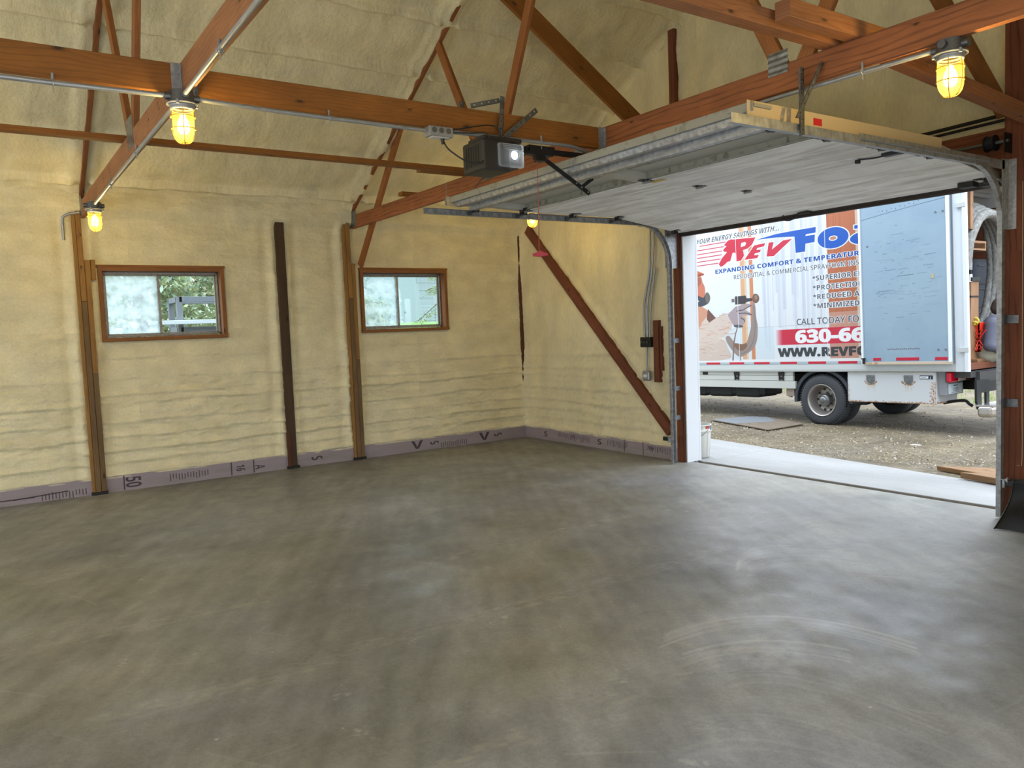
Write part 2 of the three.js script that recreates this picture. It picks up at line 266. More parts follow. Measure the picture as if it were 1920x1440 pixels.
// ---- right wall behind the camera (its wide door stands open) and the rear gable with its open doorway
const RO = [3.6, 9.6, 2.78];
{
  const wr = struct('wall_right');
  mesh('foam_lining', patch(lines(0, BL, .08, [RO[0], RO[1]]), lines(0, 3.02, .06, [RO[2]]), (z, y) => [BW - .6 * sprayed(z, y, 5), y, z], (z, y) => z > RO[0] && z < RO[1] && y < RO[2], false), M.foam, wr);
  mesh('sheathing', extrude([[-BL - .16, -.13], [-RO[1], -.13], [-RO[1], RO[2]], [-RO[0], RO[2]], [-RO[0], -.13], [.16, -.13], [.16, 3.1], [-BL - .16, 3.1]], .04).rotateY(Math.PI / 2).translate(BW + .13, 0, 0), M.outer, wr);
  mesh('door_jamb', [box(BW - .02, 0, RO[0] - .04, BW + .17, RO[2], RO[0]), box(BW - .02, 0, RO[1], BW + .17, RO[2], RO[1] + .04), box(BW - .02, RO[2], RO[0] - .04, BW + .17, RO[2] + .04, RO[1] + .04)], M.redwood, wr);
  const wb = struct('wall_back'), O = [.7, BW - .7, 2.78];
  const top = (x) => roofY(x) + .06;
  mesh('foam_lining', [patch(lines(0, O[0], .1), lines(0, 1, .03), (x, v) => [x, v * top(x), BL - .6 * sprayed(x, v * 3, 6)], null, true), patch(lines(O[0], O[1], .1), lines(0, 1, .06), (x, v) => [x, O[2] + v * (top(x) - O[2]), BL - .6 * sprayed(x, 2.5 + v, 6)], null, true), patch(lines(O[1], BW, .1), lines(0, 1, .03), (x, v) => [x, v * top(x), BL - .6 * sprayed(x, v * 3, 7)], null, true)], M.foam, wb);
  mesh('sheathing', extrude([[-.16, -.13], [O[0], -.13], [O[0], O[2]], [O[1], O[2]], [O[1], -.13], [BW + .16, -.13], [BW + .16, 3.1], [BW / 2, roofY(BW / 2) + .18], [-.16, 3.1]], .04).translate(0, 0, BL + .12), M.outer, wb);
  mesh('door_jamb', [box(O[0] - .04, 0, BL - .02, O[0], O[2], BL + .16), box(O[1], 0, BL - .02, O[1] + .04, O[2], BL + .16), box(O[0], O[2], BL - .02, O[1], O[2] + .04, BL + .16)], M.redwood, wb);
}
// ---- roof: foam swelling between the purlins, lapped up on the rafters
{
  const ce = struct('ceiling'), PX = [...Array(9)].map((_, k) => .23 + .571 * k), cs = 1 / Math.hypot(1, SL), nx = SL * cs, ny = -cs; // inward normal
  const fn = (x, z, seed) => {
    let h = .014 * fbm(x * 1.2, z * .9, seed, 3);
    const vary = .5 + .5 * ns(x * .8, z * .7, seed + 5);
    h += (.012 * ns(x * 2.2, z * 9, seed) + .004 * ns(x * 5, z * 20, seed)) * (.15 + 1.2 * vary * vary) + .012 * fbm(x * 3, z * 2.4, seed + 2, 3) + .004 * ns(x * 16, z * 16, seed);
    const away = TZ.reduce((m, t) => m * smooth(.03, .13, Math.abs(z - t)), 1); for (const [k, p] of PX.entries()) { const q = p + .012 * ns(z * 2, k * 3.3, seed) + .005 * ns(z * 8, k * 2), d = x - q; h += away * .07 * Math.exp(-((d / .026) ** 2)) * (1 + .4 * ns(z * 4, k, 7)) - .03 * Math.exp(-(((d + .075) / .05) ** 2)) - .015 * Math.exp(-(((d - .09) / .06) ** 2)); }
    for (const [i, t] of TZ.entries()) { const d = Math.abs(z - t), cover = i === 0 ? .055 + .036 * ns(x * 2.1, 4.7) + .02 * ns(x * 8, i * 3) : .022 + .02 * ns(x * 3, i * 9.1); h += cover * Math.exp(-((d / .055) ** 4)) * .95 + .03 * Math.exp(-(((d - .09) / .045) ** 2)); }
    h += .09 * Math.exp(-z / .06) + .02 * Math.exp(-(((z - .14) / .06) ** 2));
    return h;
  };
  const L = patch(lines(0, 4.73, .02), lines(0, 6.9, .026, TZ), (x, z) => { const h = fn(x, z, 31); return [x + nx * h, roofY(x) + ny * h, z]; });
  const L2 = patch(lines(0, 4.73, .05), lines(6.9, BL, .1), (x, z) => { const h = fn(x, z, 31); return [x + nx * h, roofY(x) + ny * h, z]; });
  const Rr = patch(lines(0, 4.73, .05), lines(0, BL, .07, TZ), (x, z) => { const h = fn(x, z, 57); return [BW - x - nx * h, roofY(x) + ny * h, z]; }, null, true);
  mesh('left_slope_foam', [L, L2], M.foam, ce); mesh('right_slope_foam', Rr, M.foam, ce);
  const th = .05, o = .16; // roof deck with eaves
  const deck = (s) => extrude([[BW / 2, roofY(BW / 2) + o], [BW / 2 + s * (BW / 2 + .45), ROOF0 - SL * .45 + o], [BW / 2 + s * (BW / 2 + .45), ROOF0 - SL * .45 + o + th], [BW / 2, roofY(BW / 2) + o + th]].sort(() => 0), BL + .9).translate(0, 0, -.45);
  mesh('roof_deck', [deck(1), deck(-1)], M.outer, ce);
}
// ---- printed rigid foam board along the foot of the walls
function printed(w, h, marks, seed) {
  return canvasTex(w, h, (c) => {
    const r = mulberry(seed); c.fillStyle = '#93868a'; c.fillRect(0, 0, w, h);
    for (let i = 0; i < 220; i++) { c.fillStyle = `rgba(${r() < .5 ? '120,118,104' : '160,142,152'},${.04 + r() * .1})`; c.beginPath(); c.ellipse(r() * w, h * (.35 + r() * .75), 10 + r() * 90, 4 + r() * 18, 0, 0, 7); c.fill(); }
    for (let i = 0; i < 60; i++) { c.fillStyle = `rgba(224,214,170,${.2 + r() * .4})`; c.beginPath(); c.ellipse(r() * w, r() * 9, 8 + r() * 40, 2 + r() * 5, 0, 0, 7); c.fill(); }
    c.fillStyle = 'rgba(52,40,50,.85)'; c.strokeStyle = 'rgba(52,40,50,.85)'; c.textAlign = 'center'; c.textBaseline = 'middle';
    for (const [t, x, s, rot, y] of marks) { c.save(); c.translate(x, h * (y ?? .5)); c.rotate(rot ?? 0); if (t === '|') { c.fillRect(-2, -h * .45, 4, h * .9); } else if (t === '///') for (let k = 0; k < 14; k++) c.fillRect(k * 9 - 60, -h * .2 - r() * 10, 2.5, h * (.3 + r() * .2)); else if (t === '_') { c.lineWidth = 4; c.strokeRect(-70, -14, 140, 3); } else { c.font = `bold ${s}px sans-serif`; c.fillText(t, 0, 0); } c.restore(); }
  });
}
{
  const tz = (z) => (1 - z / 6.8) * 2048; // reads from left to right as seen from inside
  const marks = [['|', tz(5.2), 0], ['50', tz(5.11), 62, 1.57], ['///', tz(4.55), 0, 0, .6], ['16', tz(4.0), 40, 1.57], ['|', tz(4.1), 0], ['A', tz(3.78), 46, 1.57, .6], ['|', tz(3.85), 0], ['S', tz(3.1), 56, 1.4], ['_', tz(5.95), 0, -.1, .75], ['_', tz(6.25), 0, 0, .8], ['V', tz(1.75), 84], ['S', tz(1.5), 52, 1.3], ['V', tz(.72), 84], ['S', tz(.5), 52, 1.3], ['///', tz(1.2), 0, 0, .8], ['///', tz(5.75), 0, 0, .8]];
  const g = new THREE.BoxGeometry(.05, .165, 6.8).translate(.0, .082, 3.4);
  const p = g.attributes.position, u = g.attributes.uv; for (let i = 0; i < p.count; i++) u.setXY(i, 1 - p.getZ(i) / 6.8, p.getY(i) / .165);
  structMesh('baseboard_left', [g, (() => { const e = new THREE.BoxGeometry(.05, .165, BL - 6.8).translate(0, .082, (BL + 6.8) / 2), w = e.attributes.uv; for (let i = 0; i < w.count; i++) w.setXY(i, .001, .5); return e; })()], std({ map: printed(2048, 96, marks, 3), roughness: .7 }));
  const tx = (x) => x / 3 * 1024, m2 = [['S', tx(.5), 58], ['///', tx(.95), 0], ['///', tx(1.25), 0], ['S', tx(1.62), 58], ['///', tx(1.95), 0], ['|', tx(2.08), 0], ['|', tx(2.4), 0], ['36', tx(2.52), 34, 0, .4], ['///', tx(2.7), 0], ['|', tx(2.86), 0]];
  const h = new THREE.BoxGeometry(2.93, .165, .05).translate(1.49, .082, 0), q = h.attributes.position, v = h.attributes.uv; for (let i = 0; i < q.count; i++) v.setXY(i, q.getX(i) / 3, q.getY(i) / .165);
  structMesh('baseboard_front', h, std({ map: printed(1024, 96, m2, 8), roughness: .7 }));
}
// ---- windows: timber bucks, aluminium sliders; the left panes are clouded by grime
const haze = (seed, amt) => { const f = (x, y) => { const k = amt * 255 * (.8 + .5 * fbm(x / 46, y / 20, seed, 3)); return [k, k, k]; }; return dataTex(256, 128, f, false); };
M.alu = std({ color: '#bdb9b0', metalness: .55, roughness: .45, map: galvTex });
M.glass = new THREE.MeshPhysicalMaterial({ color: '#f4fbfa', transmission: 1, thickness: 0, roughness: .03, ior: 1.5 });
function slideWindow(n, w, clouded) {
  const g = struct('window_' + n), dp = .125, f = .04, { y0, y1, z0, z1 } = w, fm = M.frameWood;
  const xo = -.13, xi = .035;
  mesh('frame_board', box(xo, y1 - f, z0, xi, y1, z1), fm, g); mesh('frame_board', box(xo, y0, z0, xi + .012, y0 + f, z1), fm, g);
  mesh('frame_board', box(xo, y0 + f, z0, xi, y1 - f, z0 + f), fm, g); mesh('frame_board', box(xo, y0 + f, z1 - f, xi, y1 - f, z1), fm, g);
  mesh('casing_strip', box(.0, y1 - .004, z0 - .012, .03, y1 + .022, z1 + .012), fm, g);
  const a0 = z0 + f + .004, a1 = z1 - f - .004, b0 = y0 + f + .003, b1 = y1 - f - .003, X = -.1, t = .026;
  mesh('track_frame', [box(X - .03, b1 - t, a0, X + .025, b1, a1), box(X - .03, b0, a0, X + .025, b0 + t, a1), box(X - .03, b0, a0, X + .025, b1, a0 + t * .7), box(X - .03, b0, a1 - t * .7, X + .025, b1, a1)], M.alu, g);
  const sash = (name, s0, s1, x, mat, frameMat, th) => { const q = mesh(name, [box(x - .01, b0 + .012, s0, x + .012, b0 + .012 + th, s1), box(x - .01, b1 - .016 - th, s0, x + .012, b1 - .016, s1), box(x - .01, b0 + .012, s0, x + .012, b1 - .016, s0 + th), box(x - .01, b0 + .012, s1 - th, x + .012, b1 - .016, s1)], frameMat, g); const pane = new THREE.Mesh(new THREE.BoxGeometry(.002, b1 - b0 - .03 - th * 1.6, s1 - s0 - th * 1.6).translate(x, (b0 + b1) / 2 - .002, (s0 + s1) / 2), mat); pane.name = 'pane'; q.add(shadow(pane)); return q; };
  const cl = new THREE.MeshPhysicalMaterial({ color: '#eaf4f6', transmission: 1, thickness: 0, roughness: 1, roughnessMap: haze(n * 7, clouded), ior: 1.5 });
  sash('fixed_sash', w.mull - .02, a1 - .012, X + .008, cl, M.alu, .024); sash('sliding_sash', a0 + .012, w.mull + .014, X - .014, M.glass, std({ color: '#8b867e', metalness: .4, roughness: .5 }), .024);
}
slideWindow(1, WIN[0], .8); slideWindow(2, WIN[1], .62);
// ---- opening trim
structMesh('trim_1', [box(DX0 - .018, 0, -.165, DX0, DH, .03), box(DX0 - .06, 0, -.19, DX0 + .002, DH + .03, -.16)], M.white); // white jamb board, left
structMesh('trim_2', [box(DX1, 0, -.165, DX1 + .018, DH, .03), box(DX1, 0, -.19, DX1 + .06, DH + .03, -.16)], M.white);
structMesh('trim_3', box(DX0, DH, -.165, DX1, DH + .02, .03), M.white);

// ================================================================ TIMBER
const CH = [2.82, 2.972]; // bottom chord, under and upper face
const RB = 2.984; // underside of the rafters at the wall
// ---- wall posts
function wallPost(z, label, withStub) {
  const t = thing('wall_post', label, 'post', [0, 0, z], 'posts along the left wall');
  const s = withStub ? 1 : 1;
  mesh('ply', box(-.1, .03, .030, .052, 2.96, .062), M.post, t);
  mesh('ply', box(-.1, 1.985, -.02, .064, 2.94, .028), M.post, t); mesh('treated_ply', box(-.1, .03, -.02, .066, 1.98, .028), M.treated, t, 'grey-brown treated lower half of the post');
  mesh('ply', box(-.1, 1.25, -.072, .058, 2.4, -.022), M.post, t); mesh('treated_ply', box(-.1, .03, -.072, .060, 1.245, -.022), M.treated, t, 'grey-brown treated foot of the post');
  mesh('base_block', box(-.05, -.004, -.08, .085, .03, .07), M.darkSteel, t);
  if (withStub) mesh('brace_stub', box(-.02, 2.2, -.12, .052, 2.405, -.079), M.post, t);
  return t;
}
wallPost(5.44, 'laminated wall post under the truss with the wall lamp, left of the first window', true);
wallPost(2.565, 'laminated wall post between the bare stud and the second window');
{
  const t = thing('wall_stud', 'dark weathered stud standing between the two wall posts, bare from floor to head', 'stud', [0, 0, 3.397]);
  mesh('stud_board', box(-.1, .03, -.052, .045, 2.865, .052), M.stud, t); mesh('splice_board', box(-.1, .03, .02, .056, .42, .056), M.dark, t); mesh('base_plate', box(-.05, -.004, -.07, .075, .03, .07), M.darkSteel, t);
  tag(mesh('corner_post', box(-.06, .8, -.06, .05, 2.84, .052), M.dark), 'foam-smeared corner post showing dark through the foam where the two walls meet', 'post');
}
// ---- roof trusses
function truss(z, label, chordMat, front) {
  const t = thing('roof_truss', label, 'truss', [0, 0, z], 'roof trusses across the building');
  const cy = (CH[0] + CH[1]) / 2, ch = CH[1] - CH[0], c = BW / 2;
  mesh('bottom_chord', timber([.03, cy, 0], [BW - .03, cy, 0], .04, ch), chordMat, t);
  const ry = (x) => RB + SL * x, off = .065;
  for (const s of [0, 1]) {
    const X = (x) => s ? BW - x : x;
    mesh('rafter', timber([X(.02), ry(.02) + off, 0], [X(c - .01), ry(c - .01) + off, 0], .04, .14), M.rafter, t);
    const zz = front ? .0 : 0;
    mesh('web', timber([X(2.32), ry(2.32) + .03, zz + .0], [X(3.12), CH[1] - .06, zz], .089, .038, [0, 0, 1]), M.web, t);
    mesh('web', timber([X(4.52), ry(4.52), 0], [X(3.22), CH[1] - .06, 0], .092, .0385, [0, 0, 1]), M.web, t);
    if (front || s) mesh('knee_brace', timber([X(.05), 2.38, -.078], [X(1.5), 3.98, -.078], .089, .038, [0, 0, 1]), M.web, t);
    if (!(front && s)) mesh('gusset_plate', [box(X(3.17) - .12, CH[1] - .1, .020, X(3.17) + .12, CH[1] + .1, .0225), box(X(3.17) - .12, CH[1] - .1, -.0225, X(3.17) + .12, CH[1] + .1, -.020)], M.plate, t);
    mesh('heel_plate', box(X(.12) - .1, CH[0] + .01, .020, X(.12) + .1, CH[0] + .2, .0225), M.plate, t);
  }
  return t;
}
truss(5.4, 'timber roof truss nearest the camera, running over the first window and carrying two lamps', M.chord);
truss(8.3, 'timber roof truss behind the camera, outside the view');
truss(2.5, 'timber roof truss with a coarse-grained bottom chord just behind the garage door opener', M.fir, true);
// ---- joists tying the trusses together under the ridge
function joist(x, z0, z1, label) {
  const t = thing('tie_joist', label, 'joist', [x, 0, 0], 'tie joists along the middle of the building');
  mesh('board', timber([0, 2.893, z0], [0, 2.893, z1], .04, .15), M.joist, t);
  for (const [z, s] of [[z0, 1], [z1, -1]]) mesh('joist_hanger', [box(-.022, 2.815, z, .022, 2.8175, z + s * .045), box(.0205, 2.815, z, .0225, 2.97, z + s * .045), box(-.0225, 2.815, z, -.0205, 2.97, z + s * .045), box(.02, 2.83, z, .05, 2.965, z + s * .002), box(-.05, 2.83, z, -.02, 2.965, z + s * .002)], M.galv, t);
  return t;
}
joist(4.72, 5.422, 8.28, 'orange-brown tie joist running out of the left edge of the view'); joist(4.68, 2.522, 5.378, 'orange-brown tie joist between the two trusses with the outlet box under it');
// ---- flat lateral braces lying on the chords
tag(mesh('lateral_brace', timber([2.86, 2.993, 8.4], [2.86, 2.993, 2.36], .089, .038), M.joist), 'thin flat brace board crossing the left half of the roof space, above the two windows', 'brace');
tag(mesh('lateral_brace', timber([2.75, 2.993, 3.0], [2.75, 2.993, .02], .089, .038), M.joist), 'short lapped brace board whose end shows just left of the garage door opener', 'brace');
tag(mesh('lateral_brace', timber([6.525, 3.016, 8.4], [6.525, 3.016, 2.4], .088, .085), wood('#b5774c', woodA)), 'pinkish brace board from the top edge to the truss above the door track', 'brace');
tag(mesh('lateral_brace', timber([6.66, 3.018, 3.09], [6.66, 3.018, 1.7], .085, .088), wood('#b5774c', woodA)), 'short lapped brace board with a cut end, lying beside the long pinkish brace', 'brace');
tag(mesh('lateral_brace', timber([6.60, 3.012, 2.46], [6.63, 2.81, .06], .085, .085), wood('#ac6c44', woodA)), 'pinkish brace board behind the right lamp, sloping down to the door header', 'brace');
// ---- sway braces from the door posts up to the second truss
tag(mesh('sway_brace', timber([3.05, 3.28, .1], [3.05, 4.86, 2.62], .04, .19), M.joist), 'wide dark diagonal brace plank crossing the upper middle of the roof space', 'brace');
tag(mesh('sway_brace', timber([6.33, 2.98, .12], [6.33, 4.55, 2.36], .04, .15), M.frameWood), 'dark diagonal brace plank rising from the right door post behind the right lamp', 'brace');
// ---- door posts and header
{
  const t = thing('door_post', 'brown timber post at the left side of the door opening', 'post', [3.02, 0, 0]);
  mesh('post_board', box(-.045, 0, -.12, .045, 4.64, .055), M.redwood, t); mesh('inner_strip', box(.047, 0, -.02, .06, 2.5, .05), M.dark, t);
  const u = thing('door_post', 'brown timber post right of the door opening, with a thin cord down its face', 'post', [6.45, 0, 0]);
  mesh('post_board', box(-.1, 0, -.12, .045, 4.6, .14), M.redwood, u); mesh('outer_board', box(.047, 0, -.05, .085, 4.0, .1), M.dark, u);
  mesh('cord', tube([[.025, 2.45, .143], [.028, 1.6, .1435], [.03, .9, .143], [.032, .42, .144], [.0, .40, .144]], .0022, 40, 5), std({ color: '#b9ad92' }), u, 'thin pale cord running down the post');
  const h = thing('door_header', 'red-brown header planks over the door opening', 'header', [0, 0, 0]);
  mesh('plank', box(2.97, 2.5, .06, 6.34, 2.86, .1), M.redwood, h); mesh('plank', box(6.50, 2.46, .06, 7.4, 2.74, .1), M.redwood, h);
  mesh('plank', box(6.50, 2.745, .06, 7.4, 2.9, .11), M.frameWood, h);
}
// ---- diagonal wind brace let into the front wall
{
  const pr = []; const r = mulberry(21); for (let i = 0; i <= 60; i++) pr.push([i / 60 * 3.66, -.062 + .003 * ns(i * .4, 3)]); for (let i = 60; i >= 0; i--) pr.push([i / 60 * 3.66, .062 + .012 * ns(i * .7, 9) + (r() < .2 ? -.008 * r() : 0)]);
  const g = extrude(pr, .05); const p = g.attributes.position, u = g.attributes.uv; for (let i = 0; i < p.count; i++) u.setXY(i, p.getX(i), p.getY(i) + p.getZ(i));
  g.rotateZ(-Math.atan2(2.62, 2.66)).translate(.25, 2.885, .0);
  tag(mesh('diagonal_brace', g, M.redwood), 'red-brown diagonal board crossing the front wall foam from corner to door post', 'brace');
}
// ---- mounting board and electrical gear beside the door
{
  tag(mesh('mounting_board', [box(2.635, .87, -.02, 2.715, 1.57, .05), box(2.725, 1.0, -.02, 2.75, 1.5, .036)], M.redwood), 'short upright board with ragged foam edge beside the grey switch box', 'board');
  const b = thing('junction_box', 'dark grey switch box with three toggles on the foam wall', 'switch box', [2.525, 1.325, .045]);
  mesh('box_body', new RoundedBoxGeometry(.165, .115, .05, 2, .008), M.darkSteel, b); for (const x of [-.045, 0, .045]) mesh('toggle', cyl(.011, .011, .02, x, 0, .03, 'z', 12).rotateZ(0), M.steel, b);
  const o = thing('outlet_box', 'pale grey round-cornered outlet box hanging low on the wall pipe', 'outlet', [2.52, .94, .05]);
  mesh('box_body', new RoundedBoxGeometry(.115, .115, .05, 3, .02), M.galv, o); mesh('cover_label', new THREE.BoxGeometry(.055, .03, .003).translate(0, 0, .0265), std({ color: '#d9dadb', roughness: .5 }), o);
  const c = thing('wall_conduit', 'pair of grey wall pipes rising from the switch box to the roof', 'conduit', [0, 0, 0]);
  mesh('pipe', tube([[2.5, 1.38, .045], [2.51, 1.75, .05], [2.6, 2.1, .05], [2.63, 2.5, .05], [2.64, 3.2, .05]], .013, 40, 10), M.galv, c);
  mesh('pipe', tube([[2.545, 1.38, .045], [2.56, 1.75, .05], [2.64, 2.1, .05], [2.685, 2.5, .05], [2.695, 3.2, .05]], .013, 40, 10), M.galv, c);
  mesh('pipe', tube([[2.58, 1.38, .045], [2.61, 1.75, .045], [2.69, 2.15, .045]], .011, 30, 10), M.galv, c);
  mesh('drop_pipe', pipe([2.525, 1.27, .045], [2.525, .99, .045], .011), M.galv, c);
}

// ================================================================ LAMPS
const amber = new THREE.MeshPhysicalMaterial({ color: '#ffd274', transmission: .94, thickness: 0, roughness: .05, ior: 1.45 });
const bulbMat = std({ color: '#fff3d0', emissive: '#fff0c8', emissiveIntensity: 24, roughness: .4 });
M.amberPlastic = std({ color: '#e0a63a', roughness: .4 });
function caged(pos, label, wall) {
  const t = thing('cage_lamp', label, 'lamp', pos, 'caged amber lamps');
  const body = cyl(.062, .066, .058, 0, -.029, 0, 'y', 8), hubs = []; for (let k = 0; k < 4; k++) { const a = k * Math.PI / 2; hubs.push(cyl(.019, .019, .03, .07 * Math.cos(a), -.03, .07 * Math.sin(a), Math.abs(Math.cos(a)) > .5 ? 'x' : 'z', 12)); }
  mesh('junction_body', [body, ...hubs], M.steel, t);
  const col = mesh('collar', lathe([[.001, -.058], [.074, -.058], [.076, -.068], [.06, -.07], [.058, -.078], [.061, -.08], [.058, -.084], [.061, -.087], [.056, -.094], [.05, -.094]]), M.galv, t);
  for (const k of [0, 1, 2]) col.add(Object.assign(shadow(new THREE.Mesh(cyl(.008, .008, .02, .07 * Math.cos(k * 2.1 + .5), -.066, .07 * Math.sin(k * 2.1 + .5), 'y', 8), M.galv)), { name: 'screw' }));
  mesh('globe', lathe([[.0545, -.094], [.055, -.19], [.053, -.212], [.046, -.232], [.032, -.246], [.014, -.252], [.001, -.253]]), amber, t);
  const wires = [new THREE.TorusGeometry(.059, .0028, 6, 36).rotateX(Math.PI / 2).translate(0, -.128, 0), new THREE.TorusGeometry(.059, .0028, 6, 36).rotateX(Math.PI / 2).translate(0, -.188, 0)];
  for (let k = 0; k < 6; k++) { const a = k * Math.PI / 3 + .2, c = Math.cos(a), s = Math.sin(a); wires.push(tube([[.058, -.094], [.060, -.13], [.060, -.19], [.053, -.226], [.034, -.252], [.008, -.262]].map(([r, y]) => [r * c, y, r * s]), .0026, 24, 5)); }
  mesh('guard', wires, M.amberPlastic, t, 'amber wire guard');
  const bulb = shadow(new THREE.Mesh(lathe([[.001, -.215], [.018, -.21], [.029, -.192], [.031, -.172], [.026, -.15], [.016, -.13], [.012, -.112]]), bulbMat)); bulb.name = 'bulb'; bulb.castShadow = false; t.add(bulb);
  const l = new THREE.PointLight('#dcebff', LAMP, 0, 2); l.name = 'lamp_light'; l.position.set(0, -.175, 0); l.castShadow = true; l.shadow.radius = 1.4; t.add(l);
  if (wall) mesh('wall_bracket', [box(-.05, -.055, -.09, .05, -.005, -.055), box(-.07, -.1, -.115, .07, .04, -.09)], M.steel, t);
  return t;
}
caged([4.775, 2.818, 5.43], 'caged amber lamp hanging where the joists cross the nearest truss', 0);
caged([1.1, 2.818, 5.42], 'caged amber lamp near the left wall, beside the wall post', 0);
caged([7.15, 2.818, 2.5], 'caged amber lamp on the coarse-grained truss at the upper right, the largest one in view', 0);
caged([1.57, 2.972, .9], 'small caged amber lamp in the far corner, half hidden by the door track');
tag(mesh('lateral_brace', timber([1.57, 2.993, 2.6], [1.57, 2.993, .03], .089, .038), M.joist), 'flat brace board over the door track that carries the corner lamp', 'brace');
caged([8.35, 2.818, 5.43], 'caged amber lamp near the right wall on the nearest truss, outside the view');
caged([1.1, 2.818, 8.32], 'caged amber lamp on the truss behind the camera near the left wall');
caged([4.775, 2.818, 8.33], 'caged amber lamp at the middle of the truss behind the camera');

// ---- conduit along the timbers
function conduit(pts, label, clips, ax) {
  const c = thing('conduit', label, 'conduit', [0, 0, 0], 'thin wall conduit under the timbers');
  mesh('pipe', tube(pts, .0125, Math.max(8, pts.length * 14), 10, .2), M.galv, c);
  for (const p of clips) mesh('strap', [ax === 'z' ? new THREE.TorusGeometry(.0145, .003, 5, 16).translate(...p) : new THREE.TorusGeometry(.0145, .003, 5, 16).rotateY(Math.PI / 2).translate(...p), box(p[0] - .006, p[1], p[2] - .006, p[0] + .006, p[1] + .045, p[2] + .006), cyl(.003, .003, .03, p[0], p[1] - .028, p[2])], M.galv, c);
  return c;
}
conduit([[4.775, 2.79, 5.5], [4.75, 2.79, 6.1], [4.75, 2.795, 8.3]], 'grey conduit under the joist at the left edge of the view', [[4.752, 2.79, 6.0], [4.752, 2.793, 7.4]], 'z');
conduit([[4.775, 2.79, 5.36], [4.735, 2.79, 4.9], [4.72, 2.79, 4.0]], 'grey conduit from the nearest lamp to the outlet box', [[4.725, 2.79, 4.62]], 'z');
conduit([[4.72, 2.80, 3.8], [4.72, 2.803, 3.2], [4.72, 2.803, 2.85], [4.70, 2.775, 2.65], [4.64, 2.72, 2.54]], 'grey conduit bending past the garage door opener to the second truss', [[4.72, 2.803, 3.1]], 'z');
conduit([[1.18, 2.795, 5.42], [3.0, 2.795, 5.425], [4.7, 2.79, 5.43]], 'grey conduit under the nearest truss between its two lamps', [[2.2, 2.795, 5.423], [3.4, 2.795, 5.427]], 'x');
conduit([[4.85, 2.79, 5.43], [6.5, 2.795, 5.44], [8.4, 2.795, 5.44]], 'grey conduit under the nearest truss running out of the top of the view', [[5.55, 2.79, 5.434], [7.2, 2.795, 5.44]], 'x');
conduit([[5.2, 2.795, 2.53], [6.2, 2.795, 2.53], [7.08, 2.79, 2.505]], 'grey conduit under the coarse-grained truss leading to the right lamp', [[6.72, 2.795, 2.525]], 'x');
conduit([[.09, 2.87, 5.43], [.078, 2.85, 5.53], [.05, 2.82, 5.575], [.02, 2.74, 5.58], [.01, 2.6, 5.58]], 'short bent pipe stub curling round the head of the first wall post', [], 'x');
{
  const o = thing('outlet_box', 'grey metal outlet box under the joist, feeding the opener by a black cord', 'outlet', [4.72, 2.785, 3.9]);
  mesh('box_body', new RoundedBoxGeometry(.075, .062, .17, 2, .006), M.galv, o); for (const z of [-.05, 0, .05]) mesh('knockout', cyl(.017, .017, .004, .0385, .006, z, 'x', 16), M.steel, o);
  mesh('outlet_face', box(-.03, -.036, -.06, .03, -.031, .06), std({ color: '#c9c6bd', roughness: .5 }), o);
}

// ================================================================ GARAGE DOOR (rolled up under the roof)
const DL = 3.11, DR = 6.31, DY = 2.612; // left and right edges, underside
M.doorSkin = std({ color: '#b4b2a9', roughness: .6 });
M.doorFrame = std({ color: '#a7a59b', metalness: .15, roughness: .5, map: canvasTex(512, 128, (c) => { const r = mulberry(4); c.fillStyle = '#f0efe8'; c.fillRect(0, 0, 512, 128); for (let i = 0; i < 260; i++) { c.fillStyle = `rgba(${r() < .5 ? '88,70,52' : '150,146,134'},${.05 + r() * .25})`; c.beginPath(); c.ellipse(r() * 512, r() * 128, 1 + r() * 12, 1 + r() * 4, 0, 0, 7); c.fill(); } }) });
M.doorFrame.map.wrapS = M.doorFrame.map.wrapT = THREE.RepeatWrapping;
const infillTex = (seed) => canvasTex(1024, 256, (c) => { const r = mulberry(seed); c.fillStyle = '#fafbfb'; c.fillRect(0, 0, 1024, 256); for (let i = 0; i < 520; i++) { c.fillStyle = `rgba(${r() < .5 ? '150,146,136' : r() < .5 ? '186,190,194' : '120,112,100'},${.02 + r() * .09})`; c.beginPath(); c.ellipse(r() * 1024, r() * 256, 10 + r() * 120, 2 + r() * 14, (r() - .5) * .3, 0, 7); c.fill(); } for (let i = 0; i < 60; i++) { c.strokeStyle = `rgba(${r() < .6 ? '236,238,240' : '110,104,96'},${.08 + r() * .2})`; c.lineWidth = 1 + r() * 2; c.beginPath(); const x = r() * 1024, y = r() * 256; c.moveTo(x, y); c.quadraticCurveTo(x + 40, y + (r() - .5) * 50, x + 60 + r() * 90, y + (r() - .5) * 50); c.stroke(); } });
const doorT = thing('garage_door', 'raised sectional garage door hanging in its tracks over the doorway, dirty white underside', 'garage door', [0, 0, 0]);
